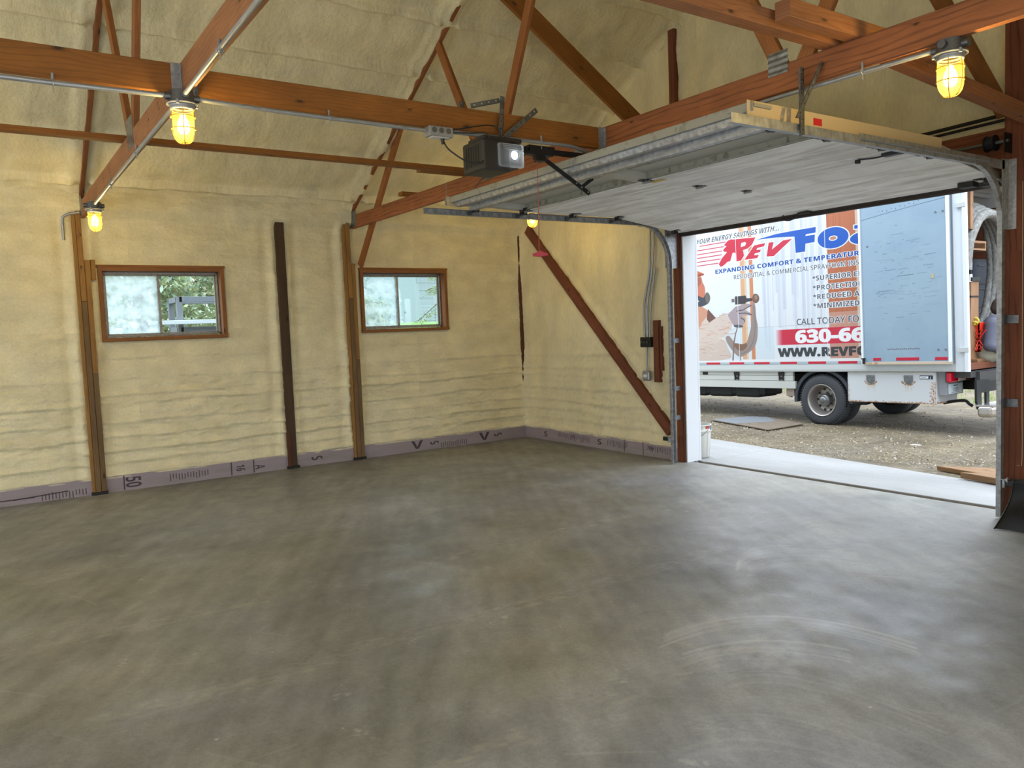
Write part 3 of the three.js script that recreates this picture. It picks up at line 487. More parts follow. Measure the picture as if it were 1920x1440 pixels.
{
  const JZ = [2.73, 2.152, 1.574, .997], sec = (i, z0, y0, z1, y1, recessed) => { // z0 = far from us (towards the wall), z1 = near
    const len = Math.hypot(z1 - z0, y1 - y0), g = new THREE.Group(); g.name = 'section'; g.position.set(0, y0, z0); g.rotation.x = -Math.atan2(y1 - y0, z1 - z0); doorT.add(g);
    const gap = .005, dp = .05, tilt = 0;
    mesh('skin', box(DL, dp, gap, DR, dp + .006, len - gap, .001), M.doorSkin, g);
    const railW = .05; mesh('rail', box(DL, 0, gap, DR, dp, gap + (recessed ? .012 : railW), .002), M.doorFrame, g); mesh('rail', box(DL, 0, len - gap - (recessed ? .012 : railW), DR, dp, len - gap, .002), M.doorFrame, g);
    for (const x of [DL, (DL + DR) / 2 - .06, DR - .09]) mesh('stile', box(x, 0, .014, x + .09 + (x > DL && x < 5 ? .03 : 0), dp, len - .014, .002), i % 2 ? M.doorFrame : M.doorSkin, g);
    if (!recessed) { const m = std({ color: '#ffffff', roughness: .62, map: infillTex(40 + i) }); for (const [a, b] of [[DL + .003, (DL + DR) / 2 - .001], [(DL + DR) / 2 + .001, DR - .003]]) { const q = new THREE.BoxGeometry(b - a, .03, len - .014).translate((a + b) / 2, .011, len / 2), p = q.attributes.position, u = q.attributes.uv; for (let k = 0; k < p.count; k++) u.setXY(k, (p.getX(k) - DL) / 3.2, p.getZ(k) / .8); mesh('infill_board', q, m, g); } }
    else for (const [a, b] of [[DL + .09, (DL + DR) / 2 - .06], [(DL + DR) / 2 + .06, DR - .09]]) mesh('return_lip', [box(a, .0, gap, b, .004, gap + .03, .001), box(a, .0, len - gap - .03, b, .004, len - gap, .001), box(a, dp - .004, .2, b, dp, .22, .001), box(a, dp - .004, .36, b, dp, .38, .001)], M.doorFrame, g);
    return g;
  };
  sec(0, JZ[1], DY, JZ[0] + .03, DY + .03, true); sec(1, JZ[2], DY, JZ[1], DY, false); sec(2, JZ[3], DY, JZ[2], DY, false); sec(3, .06, 2.487, JZ[3], DY, false);
  // hinges: a leaf each side of the joint and a rolled knuckle
  const hinge = (x, z, y) => { const h = new THREE.Group(); h.name = 'hinge'; h.position.set(x, y - .002, z); doorT.add(h); mesh('leaf', [extrude([[-.045, 0], [.045, 0], [.028, .055], [-.028, .055]], .003).rotateX(Math.PI / 2).translate(0, 0, .006), extrude([[-.045, 0], [.045, 0], [.028, .055], [-.028, .055]], .003).rotateX(-Math.PI / 2).translate(0, -.003, -.006)], M.darkSteel, h); mesh('knuckle', [cyl(.011, .011, .07, 0, -.012, 0, 'x', 10), cyl(.005, .005, .006, -.03, -.005, .035), cyl(.005, .005, .006, .03, -.005, .035), cyl(.005, .005, .006, .03, -.005, -.035)], M.galv, h); };
  const roller = (s, z, y) => { const h = new THREE.Group(); h.name = 'roller'; h.position.set(s < 0 ? DL : DR, y, z); doorT.add(h); mesh('bracket', [box(-s * .1 - .03, .0, -.04, -s * .1 + .03, .022, .04), box(-s * .04 - .02, -.03, -.03, -s * .04 + .02, .015, .03)], M.darkSteel, h); mesh('wheel', [cyl(.021, .021, .012, s * .052, -.028, 0, 'x', 16), cyl(.005, .005, .13, -s * .005, -.028, 0, 'x', 8)], M.steel, h); };
  const mx = (DL + DR) / 2;
  for (const z of [JZ[1], JZ[2], JZ[3]]) { hinge(mx + .04, z, DY); hinge(DL + .09, z, DY); hinge(DR - .05, z, DY); roller(-1, z, DY - .006); roller(1, z, DY - .006); }
  roller(-1, JZ[0] - .06, DY - .006); roller(1, JZ[0] - .06, DY - .006); roller(-1, .2, 2.5); roller(1, .2, 2.5);
  // top strut: a rolled hat section, and its seat on the top section
  const hat = [[-.06, 0], [-.03, 0], [-.022, .052], [.022, .052], [.03, 0], [.06, 0], [.06, .003], [.0325, .003], [.0245, .055], [-.0245, .055], [-.0325, .003], [-.06, .003]];
  const st = along(hat.map(([x, y]) => [x, -y]).reverse(), [DL + .03, 2.668, 2.84], [DR - .0, 2.668, 2.84], [0, 1, 0]);
  mesh('strut', [st, along(hat.map(([x, y]) => [x, -y]).reverse(), [DL + .03, 2.642, 2.70], [DR, 2.642, 2.70], [0, 1, 0])], M.galv, doorT);
  mesh('top_rail', [box(DL - .02, 2.672, 2.745, DR + .02, 2.69, 2.90), box(DL - .02, 2.648, 2.895, DR + .02, 2.70, 2.905)], M.doorFrame, doorT);
  for (const x of [DL - .006, DR + .001]) mesh('end_stile', box(x, 2.625, .95, x + .006, 2.705, 2.93), std({ color: '#c9b48f', roughness: .6 }), doorT, 'tan end cap along the door edge');
  mesh('red_tag', box(DR + .0065, 2.635, 2.28, DR + .008, 2.675, 2.36), std({ color: '#c8242b', roughness: .5 }), doorT); mesh('white_sticker', box(5.63, 2.6575, 2.62, 5.78, 2.6595, 2.655), std({ color: '#f2f4f4', roughness: .4 }), doorT);
  mesh('yellow_tag', box(4.72, 2.605, 2.045, 4.86, 2.6065, 2.10), std({ color: '#c9a740', roughness: .6 }), doorT); mesh('white_end_flap', box(DR - .01, 2.6, 2.2, DR + .0, 2.64, 2.7), M.white, doorT);
  mesh('bottom_seal', [box(DL, 2.452, .02, DR, 2.485, .07, .006), box(DL, 2.478, .07, DR, 2.492, .095, .002)], std({ color: '#2e2520', roughness: .7 }), doorT);
  mesh('lock_bar', [tube([[5.95, 2.6, 1.33], [6.06, 2.595, 1.3], [6.2, 2.597, 1.31]], .006, 12, 6), box(5.93, 2.575, 1.31, 5.955, 2.60, 1.34), box(6.12, 2.585, 1.28, 6.24, 2.61, 1.34)], M.black, doorT);
  mesh('lift_handle', [tube([[4.5, 2.478, .19], [4.46, 2.455, .17], [4.5, 2.435, .12], [4.58, 2.455, .12], [4.6, 2.475, .16]], .006, 16, 6), box(4.62, 2.472, .1, 4.74, 2.486, .16)], M.darkSteel, doorT); mesh('bottom_bracket', [box(6.06, 2.46, .12, 6.17, 2.50, .22), box(6.2, 2.45, .1, 6.28, 2.48, .2)], M.darkSteel, doorT);
}
// ---- tracks
function track(x, s, label) { // s = +1: opens towards +x
  const t = thing('door_track', label, 'door track', [0, 0, 0], 'tracks of the garage door'), w = .05, d = .034, k = .0025;
  const pr = [[0, -w / 2], [s * d, -w / 2], [s * d, -w / 2 + k], [s * k, -w / 2 + k], [s * k, w / 2 - k], [s * d, w / 2 - k], [s * d, w / 2], [0, w / 2]]; if (s < 0) pr.reverse();
  const R = .42, zc = .2 + R, yc = 2.578 - R, arc = []; for (let i = 0; i <= 18; i++) { const a = Math.PI - i / 18 * Math.PI / 2; arc.push([x, yc + R * Math.sin(a), zc + R * Math.cos(a)]); }
  mesh('vertical_rail', sweep(pr, [[x, .01, .2], [x, 1, .2], [x, yc, .2]], [1, 0, 0]), M.galv, t); mesh('curved_rail', sweep(pr, arc, [1, 0, 0]), M.galv, t); mesh('horizontal_rail', sweep(pr, [[x, 2.578, zc], [x, 2.578, 2.0], [x, 2.578, 3.13]], [1, 0, 0]), M.galv, t);
  const side = s > 0 ? x - .003 : x; mesh('stiffener', along(s > 0 ? [[0, 0], [.003, 0], [.003, .04], [-.03, .04], [-.03, .037], [0, .037]] : [[0, 0], [.03, 0], [.03, .003], [.003, .003], [.003, .04], [0, .04]].map(([a, b]) => [a, b]), [side, 2.575, .45], [side, 2.575, 2.0], [0, 1, 0]), M.galv, t);
  for (const y of s > 0 ? [.5, .82, 1.34] : [.857, 1.47]) mesh('bracket', s > 0 ? [box(x - .004, y - .025, .06, x, y + .025, .195), box(x - .04, y - .025, .055, x, y + .025, .059)] : [box(x + .001, y - .035, .142, x + .005, y + .035, .2), box(x, y - .03, .141, x + .08, y + .03, .145)], M.steel, t);
  const fx = s > 0 ? [x - .06, x - .003] : [x + .005, x + .06]; mesh('flag_bracket', [box(fx[0], 2.12, s > 0 ? .056 : .141, fx[1], 2.62, s > 0 ? .06 : .145), box(s > 0 ? x - .005 : x + .002, 2.12, s > 0 ? .06 : .145, s > 0 ? x - .001 : x + .006, 2.62, .24), box(s > 0 ? x - .005 : x + .002, 2.545, .2, s > 0 ? x - .001 : x + .006, 2.61, .62)], M.galv, t);
  return t;
}
track(3.045, 1, 'galvanised door track on the far side, curving down beside the diagonal board');
track(6.375, -1, 'galvanised door track on the near right side, curving down past the right door post');
// perforated hangers of the tracks
const angle = (w, t) => [[0, 0], [w, 0], [w, t], [t, t], [t, w], [0, w]];
function perforated(a, b, up, w = .032) { const A = vec(a), B = vec(b), L = A.distanceTo(B), n = Math.max(2, Math.floor(L / .045)), gs = []; const hole = (cx, cy, r) => Array.from({ length: 8 }, (_, i) => [cx + r * Math.cos(-i * .785), cy + r * Math.sin(-i * .785)]); const sh = extrude(rect(0, 0, L, w), .003, 0, Array.from({ length: n }, (_, i) => hole((i + .5) * L / n, w * .55, .0065))); gs.push(sh.clone().applyMatrix4(new THREE.Matrix4().makeBasis(V3(0, 0, 1), V3(1, 0, 0), V3(0, 1, 0))), sh.clone().applyMatrix4(new THREE.Matrix4().makeBasis(V3(0, 0, 1), V3(0, 1, 0), V3(-1, 0, 0))).translate(.003, 0, 0)); return gs.map((g) => { g.applyMatrix4(frame(A, B, vec(up))); return g; }); }
{
  const t = thing('track_hanger', 'perforated steel hanger holding the near door track under the coarse-grained truss', 'bracket', [0, 0, 0]);
  mesh('upright', perforated([6.40, 2.54, 2.56], [6.40, 2.90, 2.56], [0, 0, 1]), M.steel, t); mesh('diagonal', perforated([6.41, 2.62, 2.62], [6.50, 2.9, 2.525], [0, 0, 1], .025), M.steel, t);
  tag(mesh('corrugated_plate', (() => { const g = patch(lines(0, .132, .006), lines(0, .128, .004), (x, y) => [x, y, -.0 + .0026 * Math.sin(y * 190)]); return g; })().translate(6.14, 2.922, 2.5245), M.plate), 'square ribbed steel plate nailed on the truss where its webs meet', 'plate');
  tag(mesh('truss_plate', box(4.36, 2.84, 2.521, 4.46, 2.95, 2.5235), M.plate), 'toothed splice plate on the truss chord behind the opener rail', 'plate');
  const u = thing('track_hanger', 'short steel hanger of the far door track, hung on a chain from the truss', 'bracket', [0, 0, 0]); mesh('upright', perforated([3.10, 2.6, 2.66], [3.10, 2.76, 2.66], [0, 0, 1]), M.steel, u); mesh('chain', tube([[3.10, 2.76, 2.66], [3.12, 2.85, 2.6], [3.12, 2.9, 2.53]], .004, 12, 5), M.steel, u);
}
// ---- torsion shaft over the header
{
  const t = thing('torsion_shaft', 'torsion spring shaft with a dark cable drum above the door header', 'shaft', [0, 0, 0]);
  mesh('shaft', pipe([3.0, 2.74, .23], [6.42, 2.74, .23], .0125), M.steel, t); mesh('spring', Array.from({ length: 2 }, (_, k) => pipe([3.7 + k * 1.05, 2.74, .23], [4.6 + k * 1.05, 2.74, .23], .028, 16)), M.darkSteel, t);
  for (const x of [3.06, 6.3]) mesh('cable_drum', [cyl(.05, .05, .06, x, 2.74, .23, 'x', 24), cyl(.058, .058, .008, x - .03, 2.74, .23, 'x', 24), cyl(.058, .058, .008, x + .03, 2.74, .23, 'x', 24)], std({ color: '#23242c', metalness: .5, roughness: .5 }), t);
  for (const x of [3.0, 4.7, 6.4]) mesh('bearing_plate', [box(x - .003, 2.66, .10, x + .003, 2.8, .26), box(x - .04, 2.66, .098, x + .04, 2.8, .103)], M.darkSteel, t);
  tag(mesh('service_pipe', [pipe([5.2, 2.92, .13], [6.9, 2.96, .13], .014), pipe([5.2, 2.885, .12], [6.9, 2.925, .12], .011)], M.darkSteel), 'pair of dark service pipes running over the header at the right', 'pipe');
}
for (const [x, s, l] of [[2.955, 1, 'far'], [6.44, -1, 'near']]) { const t = thing('door_sensor', `small black and silver safety sensor low on the ${l} door track`, 'sensor', [x, .27, .2]); mesh('sensor_body', new RoundedBoxGeometry(.075, .045, .04, 2, .006), M.black, t); mesh('clip', [box(-.02, .022, -.022, .085 * s + .0, .027, .022), box(s * .05 - .01, -.035, -.02, s * .05 + .01, .02, .02)].slice(0, 2), M.galv, t); mesh('sensor_eye', cyl(.011, .011, .006, s * .038, 0, 0, 'x', 14), M.plate, t); }

// ================================================================ OPENER
{
  const t = thing('door_opener', 'dark grey garage door opener motor with its lit lamp, hung under the joist', 'door opener', [4.69, 0, 0]);
  const cover = std({ color: '#2b2824', roughness: .5 });
  mesh('motor_housing', [new RoundedBoxGeometry(.26, .2, .22, 3, .02).translate(0, 2.665, 3.53), new RoundedBoxGeometry(.25, .17, .1, 3, .018).translate(0, 2.67, 3.40), new RoundedBoxGeometry(.2, .03, .3, 2, .01).translate(0, 2.775, 3.46)], cover, t);
  mesh('vent', Array.from({ length: 6 }, (_, k) => box(-.09 + k * .03, 2.6, 3.6395, -.072 + k * .03, 2.73, 3.643)), M.black, t);
  const lensM = std({ color: '#e8ecee', emissive: '#eef6ff', emissiveIntensity: 1.1, roughness: .25 });
  mesh('lamp_lens', new RoundedBoxGeometry(.05, .15, .2, 3, .015).translate(.125, 2.665, 3.43), new THREE.MeshPhysicalMaterial({ color: '#cfd4d6', transmission: .85, thickness: 0, roughness: .25 }), t);
  const b = shadow(new THREE.Mesh(new THREE.SphereGeometry(.026, 20, 14).scale(1, 1.1, 1).translate(.118, 2.672, 3.395), std({ color: '#ffffff', emissive: '#f4faff', emissiveIntensity: 9 }))); b.name = 'bulb'; t.add(b);
  const l = new THREE.PointLight('#eef6ff', .4, 0, 2); l.name = 'opener_light'; l.position.set(.118, 2.672, 3.395); l.castShadow = true; t.add(l);
  mesh('lens_rib', Array.from({ length: 4 }, (_, k) => box(.146, 2.70 + k * .011, 3.36, .152, 2.704 + k * .011, 3.5)), M.galv, t);
  mesh('rail', [box(-.018, 2.735, .1, .018, 2.768, 3.42)], M.black, t); mesh('trolley', [box(-.03, 2.718, 3.0, .03, 2.735, 3.22), box(-.026, 2.770, 2.98, .026, 2.782, 3.2), box(-.03, 2.73, 3.0, -.022, 2.776, 3.2), box(.022, 2.73, 3.0, .03, 2.776, 3.2), box(-.02, 2.69, 3.06, .02, 2.725, 3.14), box(-.035, 2.68, 3.06, .035, 2.692, 3.12)], M.black, t);
  const armA = mesh('door_arm', [timber([.0, 2.725, 3.10], [0, 2.49, 2.66], .006, .034), timber([0, 2.53, 2.735], [0, 2.60, 2.625], .008, .026), cyl(.013, .013, .02, 0, 2.72, 3.09, 'x', 12)], M.black, t); for (const [x, y, z] of [[0, 2.50, 2.677], [0, 2.53, 2.735], [0, 2.555, 2.78], [0, 2.695, 3.045]]) armA.add(Object.assign(shadow(new THREE.Mesh(cyl(.006, .006, .012, x + .003, y, z, 'x', 8), M.galv)), { name: 'bolt' }));
  mesh('hanger', [...perforated([.06, 2.78, 3.44], [.06, 3.06, 3.41], [0, 0, 1]), ...perforated([.05, 2.79, 3.40], [.06, 2.995, 3.14], [0, 1, 0], .035), ...perforated([.02, 3.03, 3.42], [-.02, 2.98, 3.62], [0, 1, 0]), ...perforated([-.05, 2.96, 3.66], [-.05, 3.03, 3.66], [0, 0, 1])], M.steel, t, 'perforated angle-iron hanger');
  mesh('white_tag', box(.05, 2.755, 3.5, .052, 2.80, 3.57), M.white, t);
  mesh('power_cord', [tube([[.03, 2.735, 3.87], [.05, 2.68, 3.84], [.09, 2.61, 3.74], [.13, 2.60, 3.66], [.10, 2.64, 3.62]], .005, 30, 7), tube([[.04, 2.795, 3.86], [.07, 2.83, 3.7], [.07, 2.86, 3.55], [.08, 2.84, 3.48], [.08, 2.78, 3.47]], .004, 30, 6), tube([[.04, 2.79, 3.85], [.09, 2.79, 3.7], [.12, 2.79, 3.6], [.12, 2.74, 3.58]], .004, 24, 6), cyl(.014, .009, .035, .03, 2.735, 3.875)], M.black, t);
  const c = thing('pull_cord', 'thin red emergency release cord with a red handle, hanging from the opener trolley', 'cord', [4.69, 0, 3.12]);
  mesh('cord', tube([[0, 2.695, 0], [.004, 2.4, .004], [0, 2.075, .01]], .0028, 16, 5), std({ color: '#b0584c' }), c); mesh('handle', extrude([[-.055, 0], [-.05, -.016], [0, -.022], [.05, -.016], [.055, 0], [.02, .012], [0, .026], [-.02, .012]], .016, .003).rotateY(.93).translate(0, 2.052, 0), std({ color: '#a51f33', roughness: .45 }), c);
  const k = thing('chain_pull', 'small silver plug dangling on a fine chain below the truss, left of the door strut', 'pull chain', [3.05, 0, 2.9]); mesh('chain', tube([[0, 2.82, 0], [0, 2.7, 0]], .0022, 4, 5), M.galv, k); mesh('plug', [cyl(.016, .016, .035, 0, 2.685, 0), cyl(.011, .014, .03, 0, 2.655, 0)], M.plate, k);
}
// ---- snow shovel leaning by the right post: a deep scooped blade
{
  const t = thing('snow_shovel', 'black plastic snow shovel leaning beside the right door post', 'shovel', [6.73, 0, .50]);
  const us = lines(-.25, .25, .02), vs = lines(0, 1, .04), f = (x, v, o) => [x * (.98 - .16 * v), .008 + .325 * v, .03 - .20 * v - .09 * Math.sin(Math.min(1, v * 1.05) * Math.PI) * .8 + .035 * (Math.abs(x) / .25) ** 4 + o];
  const bl = patch(us, vs, (x, v) => f(x, v, 0)), bb = patch(us, vs, (x, v) => f(x, v, -.006), null, true);
  mesh('blade', [bl, bb].map((g) => g.toNonIndexed()), std({ color: '#090a0d', roughness: .62, side: THREE.DoubleSide }), t); mesh('edge_rib', [tube(vs.map((v) => f(-.25, v, 0)), .006, 30, 6), tube(vs.map((v) => f(.25, v, 0)), .006, 30, 6), tube(us.map((x) => f(x, 1, 0)), .006, 20, 6)], M.black, t);
  for (const q of [tube([f(.0, .42, .004), f(-.005, .28, .004), f(-.002, .12, .004)], .004, 12, 5), tube([f(.02, .06, .004), f(.12, .2, .005)], .005, 8, 5)]) mesh('wear_strip', q, std({ color: '#6f7278', roughness: .5 }), t);
  mesh('handle', tube([[0, .25, -.19], [.04, .6, -.23], [.08, 1.0, -.29], [.09, 1.3, -.33]], .015, 20, 10), std({ color: '#3c4048', roughness: .5 }), t); mesh('grip', [pipe([.03, 1.37, -.335], [.15, 1.37, -.335], .014), tube([[.035, 1.37, -.335], [.06, 1.32, -.332], [.09, 1.3, -.33], [.12, 1.32, -.332], [.145, 1.37, -.335]], .01, 16, 6)], M.black, t);
}

// ================================================================ OUTSIDE
const GY = -.035;
{ // gravel yard with chips, worn soil by the slab and thin grass further off
  const S = 14, N = 1024, col = canvas(N, N, (c) => {
    const im = c.createImageData(N, N), d = im.data, r = mulberry(5);
    for (let y = 0; y < N; y++) for (let x = 0; x < N; x++) { const a = x / N * S, b = y / N * S, o = (y * N + x) * 4, k = 128 + 22 * fbm(a * 1.1, b * 1.1, 3, 4) + 20 * fbm(a * 7, b * 7, 4, 3) + (r() - .5) * 34, w = fbm(a * .7, b * .7, 9, 3); d[o] = k + 12 + 8 * w; d[o + 1] = k + 2 + 4 * w; d[o + 2] = k - 20 - 6 * w; d[o + 3] = 255; }
    c.putImageData(im, 0, 0);
    for (let i = 0; i < 9000; i++) { const k = r(); c.fillStyle = k < .5 ? `rgba(205,188,140,${.25 + r() * .5})` : k < .75 ? `rgba(190,184,172,${.3 + r() * .5})` : `rgba(86,76,62,${.2 + r() * .4})`; c.beginPath(); c.ellipse(r() * N, r() * N, .6 + r() * 2.2, .5 + r() * 1.1, r() * 3, 0, 7); c.fill(); }
  });
  const t = finish(new THREE.CanvasTexture(col), true); const bump = dataTex(512, 512, (x, y) => { const k = 128 + 60 * fbm(x / 14, y / 14, 3, 4) + 40 * ns(x / 3, y / 3); return [k, k, k]; }, false);
  const g = new THREE.PlaneGeometry(90, 90, 1, 1).rotateX(-Math.PI / 2).translate(10, GY, -5), p = g.attributes.position, u = g.attributes.uv; for (let i = 0; i < p.count; i++) u.setXY(i, p.getX(i) / S, p.getZ(i) / S);
  structMesh('yard_ground', g, std({ map: t, bumpMap: bump, bumpScale: .03, roughness: .95, color: '#b9b4ae' }));
  const r = mulberry(61), peb = new THREE.IcosahedronGeometry(1, 0), im = new THREE.InstancedMesh(peb, std({ color: '#ffffff', roughness: .9 }), 9000), m = new THREE.Matrix4(), c = new THREE.Color();
  for (let i = 0; i < 9000; i++) { const x = -2.5 + r() * 9.5, z = -1.5 - .13 * 0 - r() * r() * 6, s = .003 + r() * r() * .012; const ze = -1.53 + .1327 * (x - 1.98) - .02; m.makeRotationFromEuler(new THREE.Euler(r() * 3, r() * 3, r() * 3)).scale(V3(s * (1 + r()), s * (.5 + r() * .5), s)).setPosition(x, GY + s * .2, Math.min(z, ze)); im.setMatrixAt(i, m); const k = r(); im.setColorAt(i, k < .45 ? c.setRGB(.36, .30, .19) : k < .75 ? c.setRGB(.42, .39, .33) : c.setRGB(.2, .17, .13)); }
  im.name = 'wood_chips'; im.userData = { label: 'pale wood chips and small stones scattered over the yard', category: 'gravel', kind: 'stuff' }; scene.add(shadow(im));
  // thin grass beyond the truck
  const blade = new THREE.ConeGeometry(.006, .09, 3).translate(0, .045, 0), gm = new THREE.InstancedMesh(blade, std({ color: '#ffffff', roughness: .8 }), 16000);
  for (let i = 0; i < 16000; i++) { const x = -9 + r() * 16, z = -7.4 - r() * 9, s = .5 + r(); if (ns(x * .5, z * .5, 3) < -.05 && r() < .8) { m.makeScale(.001, .001, .001).setPosition(x, GY, z); } else m.makeRotationFromEuler(new THREE.Euler((r() - .5) * .9, r() * 6, (r() - .5) * .9)).scale(V3(s, s, s)).setPosition(x, GY - .003, z); gm.setMatrixAt(i, m); const k = r(); gm.setColorAt(i, c.setRGB(.16 + k * .2, .26 + k * .16, .06 + k * .07)); }
  gm.name = 'yard_grass'; gm.userData = { label: 'patchy short grass beyond the gravel under the truck', category: 'grass', kind: 'stuff' }; scene.add(shadow(gm));
}
structMesh('rear_yard', [box(-5, -.13, BL + .18, 28, -.03, 30), box(BW + .18, -.13, 1.5, 28, -.03, BL + .18)], std({ color: '#dcdad4', roughness: .85 })); // broad pale concrete yard behind the building, seen only by the light it throws in
{ // concrete apron before the door, cast in two pieces
  const pt = canvasTex(1024, 512, (c) => { const im = c.createImageData(1024, 512), d = im.data, r = mulberry(3); for (let y = 0; y < 512; y++) for (let x = 0; x < 1024; x++) { const o = (y * 1024 + x) * 4, k = 176 + 14 * fbm(x / 150, y / 110, 2, 4) + 6 * ns(x / 30, y / 8, 4) + (r() - .5) * 12; d[o] = k; d[o + 1] = k; d[o + 2] = k - 2; d[o + 3] = 255; } c.putImageData(im, 0, 0); for (let i = 0; i < 500; i++) { c.fillStyle = `rgba(110,100,88,${r() * .3})`; c.beginPath(); c.ellipse(r() * 1024, r() * r() * 512, 1 + r() * 4, 1 + r() * 2, r() * 3, 0, 7); c.fill(); } });
  const m = std({ map: pt, color: '#d8d8d8', roughness: .75, bumpMap: floorBump, bumpScale: .003 }), ze = (x) => 1.53 - .1327 * (x - 1.98);
  const piece = (x0, x1) => { const g = extrude([[x0, .172], [x1, .172], [x1, ze(x1)], [x0, ze(x0)]].map(([x, z]) => [x, z]), .12, .004).rotateX(-Math.PI / 2).translate(0, -.127, 0), p = g.attributes.position, u = g.attributes.uv; for (let i = 0; i < p.count; i++) u.setXY(i, (p.getX(i) + 2) / 12, -p.getZ(i) / 3); return g; };
  const g = struct('driveway_apron'); mesh('slab', piece(-1.6, 3.15), m, g); mesh('slab', piece(3.156, 10.5), m, g);
}

// ================================================================ THE TRUCK
const TR = thing('box_truck', 'white box truck with red and blue lettering and a worker printed on its side', 'truck', [2.336, -.03, -3.708]);
TR.rotation.z = .0227;
{
  const U0 = -4.6, U1 = 1.93, V0 = .775, V1 = 3.25, WD = 2.2;
  const wm = std({ color: '#cfd3d6', roughness: .4 }), sil = std({ color: '#c9cccd', metalness: .45, roughness: .4 }), ply = wood('#8a4f34', woodC, .8);
  mesh('cargo_body', [box(U0, V0 + .03, -.05, U1 - .05, V1, -.006, .002), box(U0, V0 + .03, -WD, U1 - .05, V1, -WD + .045, .002), box(U0, V1 - .04, -WD, U1 - .02, V1, -.005, .002), box(U0, V0 + .03, -WD, U0 + .05, V1, -.005, .002)], wm, TR);
  mesh('load_floor', box(U0, V0 + .02, -WD + .04, U1 + .02, V0 + .1, -.05), ply, TR); mesh('inner_lining', [box(U0 + .06, V0 + .1, -.062, U1 - .08, V1 - .2, -.052), box(U0 + .06, V0 + .1, -WD + .05, U1 - .08, V1 - .25, -WD + .06), box(-.2, V0 + .1, -WD + .06, -.18, V1 - .05, -.06)], ply, TR);
  mesh('roof_bow', [.4, .8, 1.2, 1.6].map((u) => box(u, V1 - .1, -WD + .05, u + .06, V1 - .045, -.06)), sil, TR);
  // printed side
  const pu = (u) => (u + 2.75) * 560, pv = (v) => (3.06 - v) * 560, W = 1932, H = 1210;
  const tex = canvasTex(W, H, (c) => {
    const r = mulberry(17), P = (pts, fill, stroke, lw) => { c.beginPath(); pts.forEach(([u, v], i) => i ? c.lineTo(pu(u), pv(v)) : c.moveTo(pu(u), pv(v))); c.closePath(); if (stroke) { c.strokeStyle = stroke; c.lineWidth = lw; c.lineJoin = 'round'; c.stroke(); } if (fill) { c.fillStyle = fill; c.fill(); } };
    const S = (pts, fill) => { c.beginPath(); const q = pts.map(([u, v]) => [pu(u), pv(v)]), n = q.length; c.moveTo((q[0][0] + q[n - 1][0]) / 2, (q[0][1] + q[n - 1][1]) / 2); for (let i = 0; i < n; i++) c.quadraticCurveTo(q[i][0], q[i][1], (q[i][0] + q[(i + 1) % n][0]) / 2, (q[i][1] + q[(i + 1) % n][1]) / 2); c.closePath(); c.fillStyle = fill; c.fill(); };
    const R = (u0, v0, u1, v1, f) => { c.fillStyle = f; c.fillRect(pu(u0), pv(v1), pu(u1) - pu(u0), pv(v0) - pv(v1)); };
    c.fillStyle = '#eef2f5'; c.fillRect(0, 0, W, H);
    // ribbed white panels of the printed picture
    for (let i = 0; i < 46; i++) { const u = -1.15 + r() * 1.15, w = .008 + r() * .05; c.fillStyle = `rgba(${r() < .6 ? '206,212,230' : '222,226,238'},${.25 + r() * .5})`; c.fillRect(pu(u), 0, w * 560, H * (.5 + r() * .5)); }
    R(-2.75, .9, -1.7, 1.2, '#e4edf3'); R(-1.9, .9, -.9, 1.46, 'rgba(214,228,238,.6)');
    // timber studs of the printed picture
    for (const [a, b, f] of [[-1.50, -1.42, '#e6b48c'], [-1.42, -1.385, '#efcfae'], [-1.385, -1.325, '#e6ecf4'], [-1.325, -1.255, '#dd9168']]) R(a, .945, b, 3.06, f);
    R(.05, .95, .75, 3.06, '#c4734f'); for (let i = 0; i < 90; i++) { c.fillStyle = `rgba(${r() < .5 ? '158,84,52' : '214,138,104'},${.08 + r() * .25})`; c.fillRect(pu(.05 + r() * .7), 0, 1 + r() * 5, H); } R(.05, .95, .7, 1.62, 'rgba(226,206,206,.45)'); R(.49, .95, .545, 3.06, 'rgba(238,228,214,.75)');
    R(-2.75, .9, .75, .965, '#f3f5f7');
    // worker in a spray suit
    const sk = '#d8836a';
    S([[-2.75, 1.9], [-2.6, 1.95], [-2.44, 1.9], [-2.2, 1.79], [-2.145, 1.70], [-2.22, 1.64], [-2.02, 1.642], [-1.94, 1.69], [-1.855, 1.725], [-1.79, 1.687], [-1.70, 1.56], [-1.69, 1.5], [-1.74, 1.44], [-1.874, 1.325], [-2.057, 1.2], [-2.483, 1.1], [-2.75, 1.1]], '#e2cfc4');
    S([[-2.75, 1.2], [-2.3, 1.22], [-2.05, 1.22], [-1.874, 1.33], [-1.8, 1.15], [-1.70, 1.0], [-1.86, .965], [-2.02, .95], [-2.75, .95]], '#dcc9bd');
    for (let i = 0; i < 70; i++) { const u = -2.7 + r() * .95, v = 1.0 + r() * .85; if (v > 1.2 + (u + 2.7) * .0 + .55 && u > -2.2) continue; const a = -.6 + r(), l = .05 + r() * .2; c.strokeStyle = `rgba(${r() < .45 ? '205,140,110' : r() < .5 ? '246,240,236' : '184,158,148'},${.2 + r() * .4})`; c.lineWidth = 2 + r() * 9; c.beginPath(); c.moveTo(pu(u), pv(v)); c.quadraticCurveTo(pu(u + l * .5), pv(v - .03 + r() * .06), pu(u + l * Math.cos(a)), pv(v + l * Math.sin(a) * .6)); c.stroke(); }
    S([[-2.75, 1.95], [-2.5, 1.9], [-2.3, 1.86], [-2.18, 1.78], [-2.2, 1.7], [-2.33, 1.6], [-2.4, 1.48], [-2.75, 1.4]], 'rgba(214,142,108,.75)');
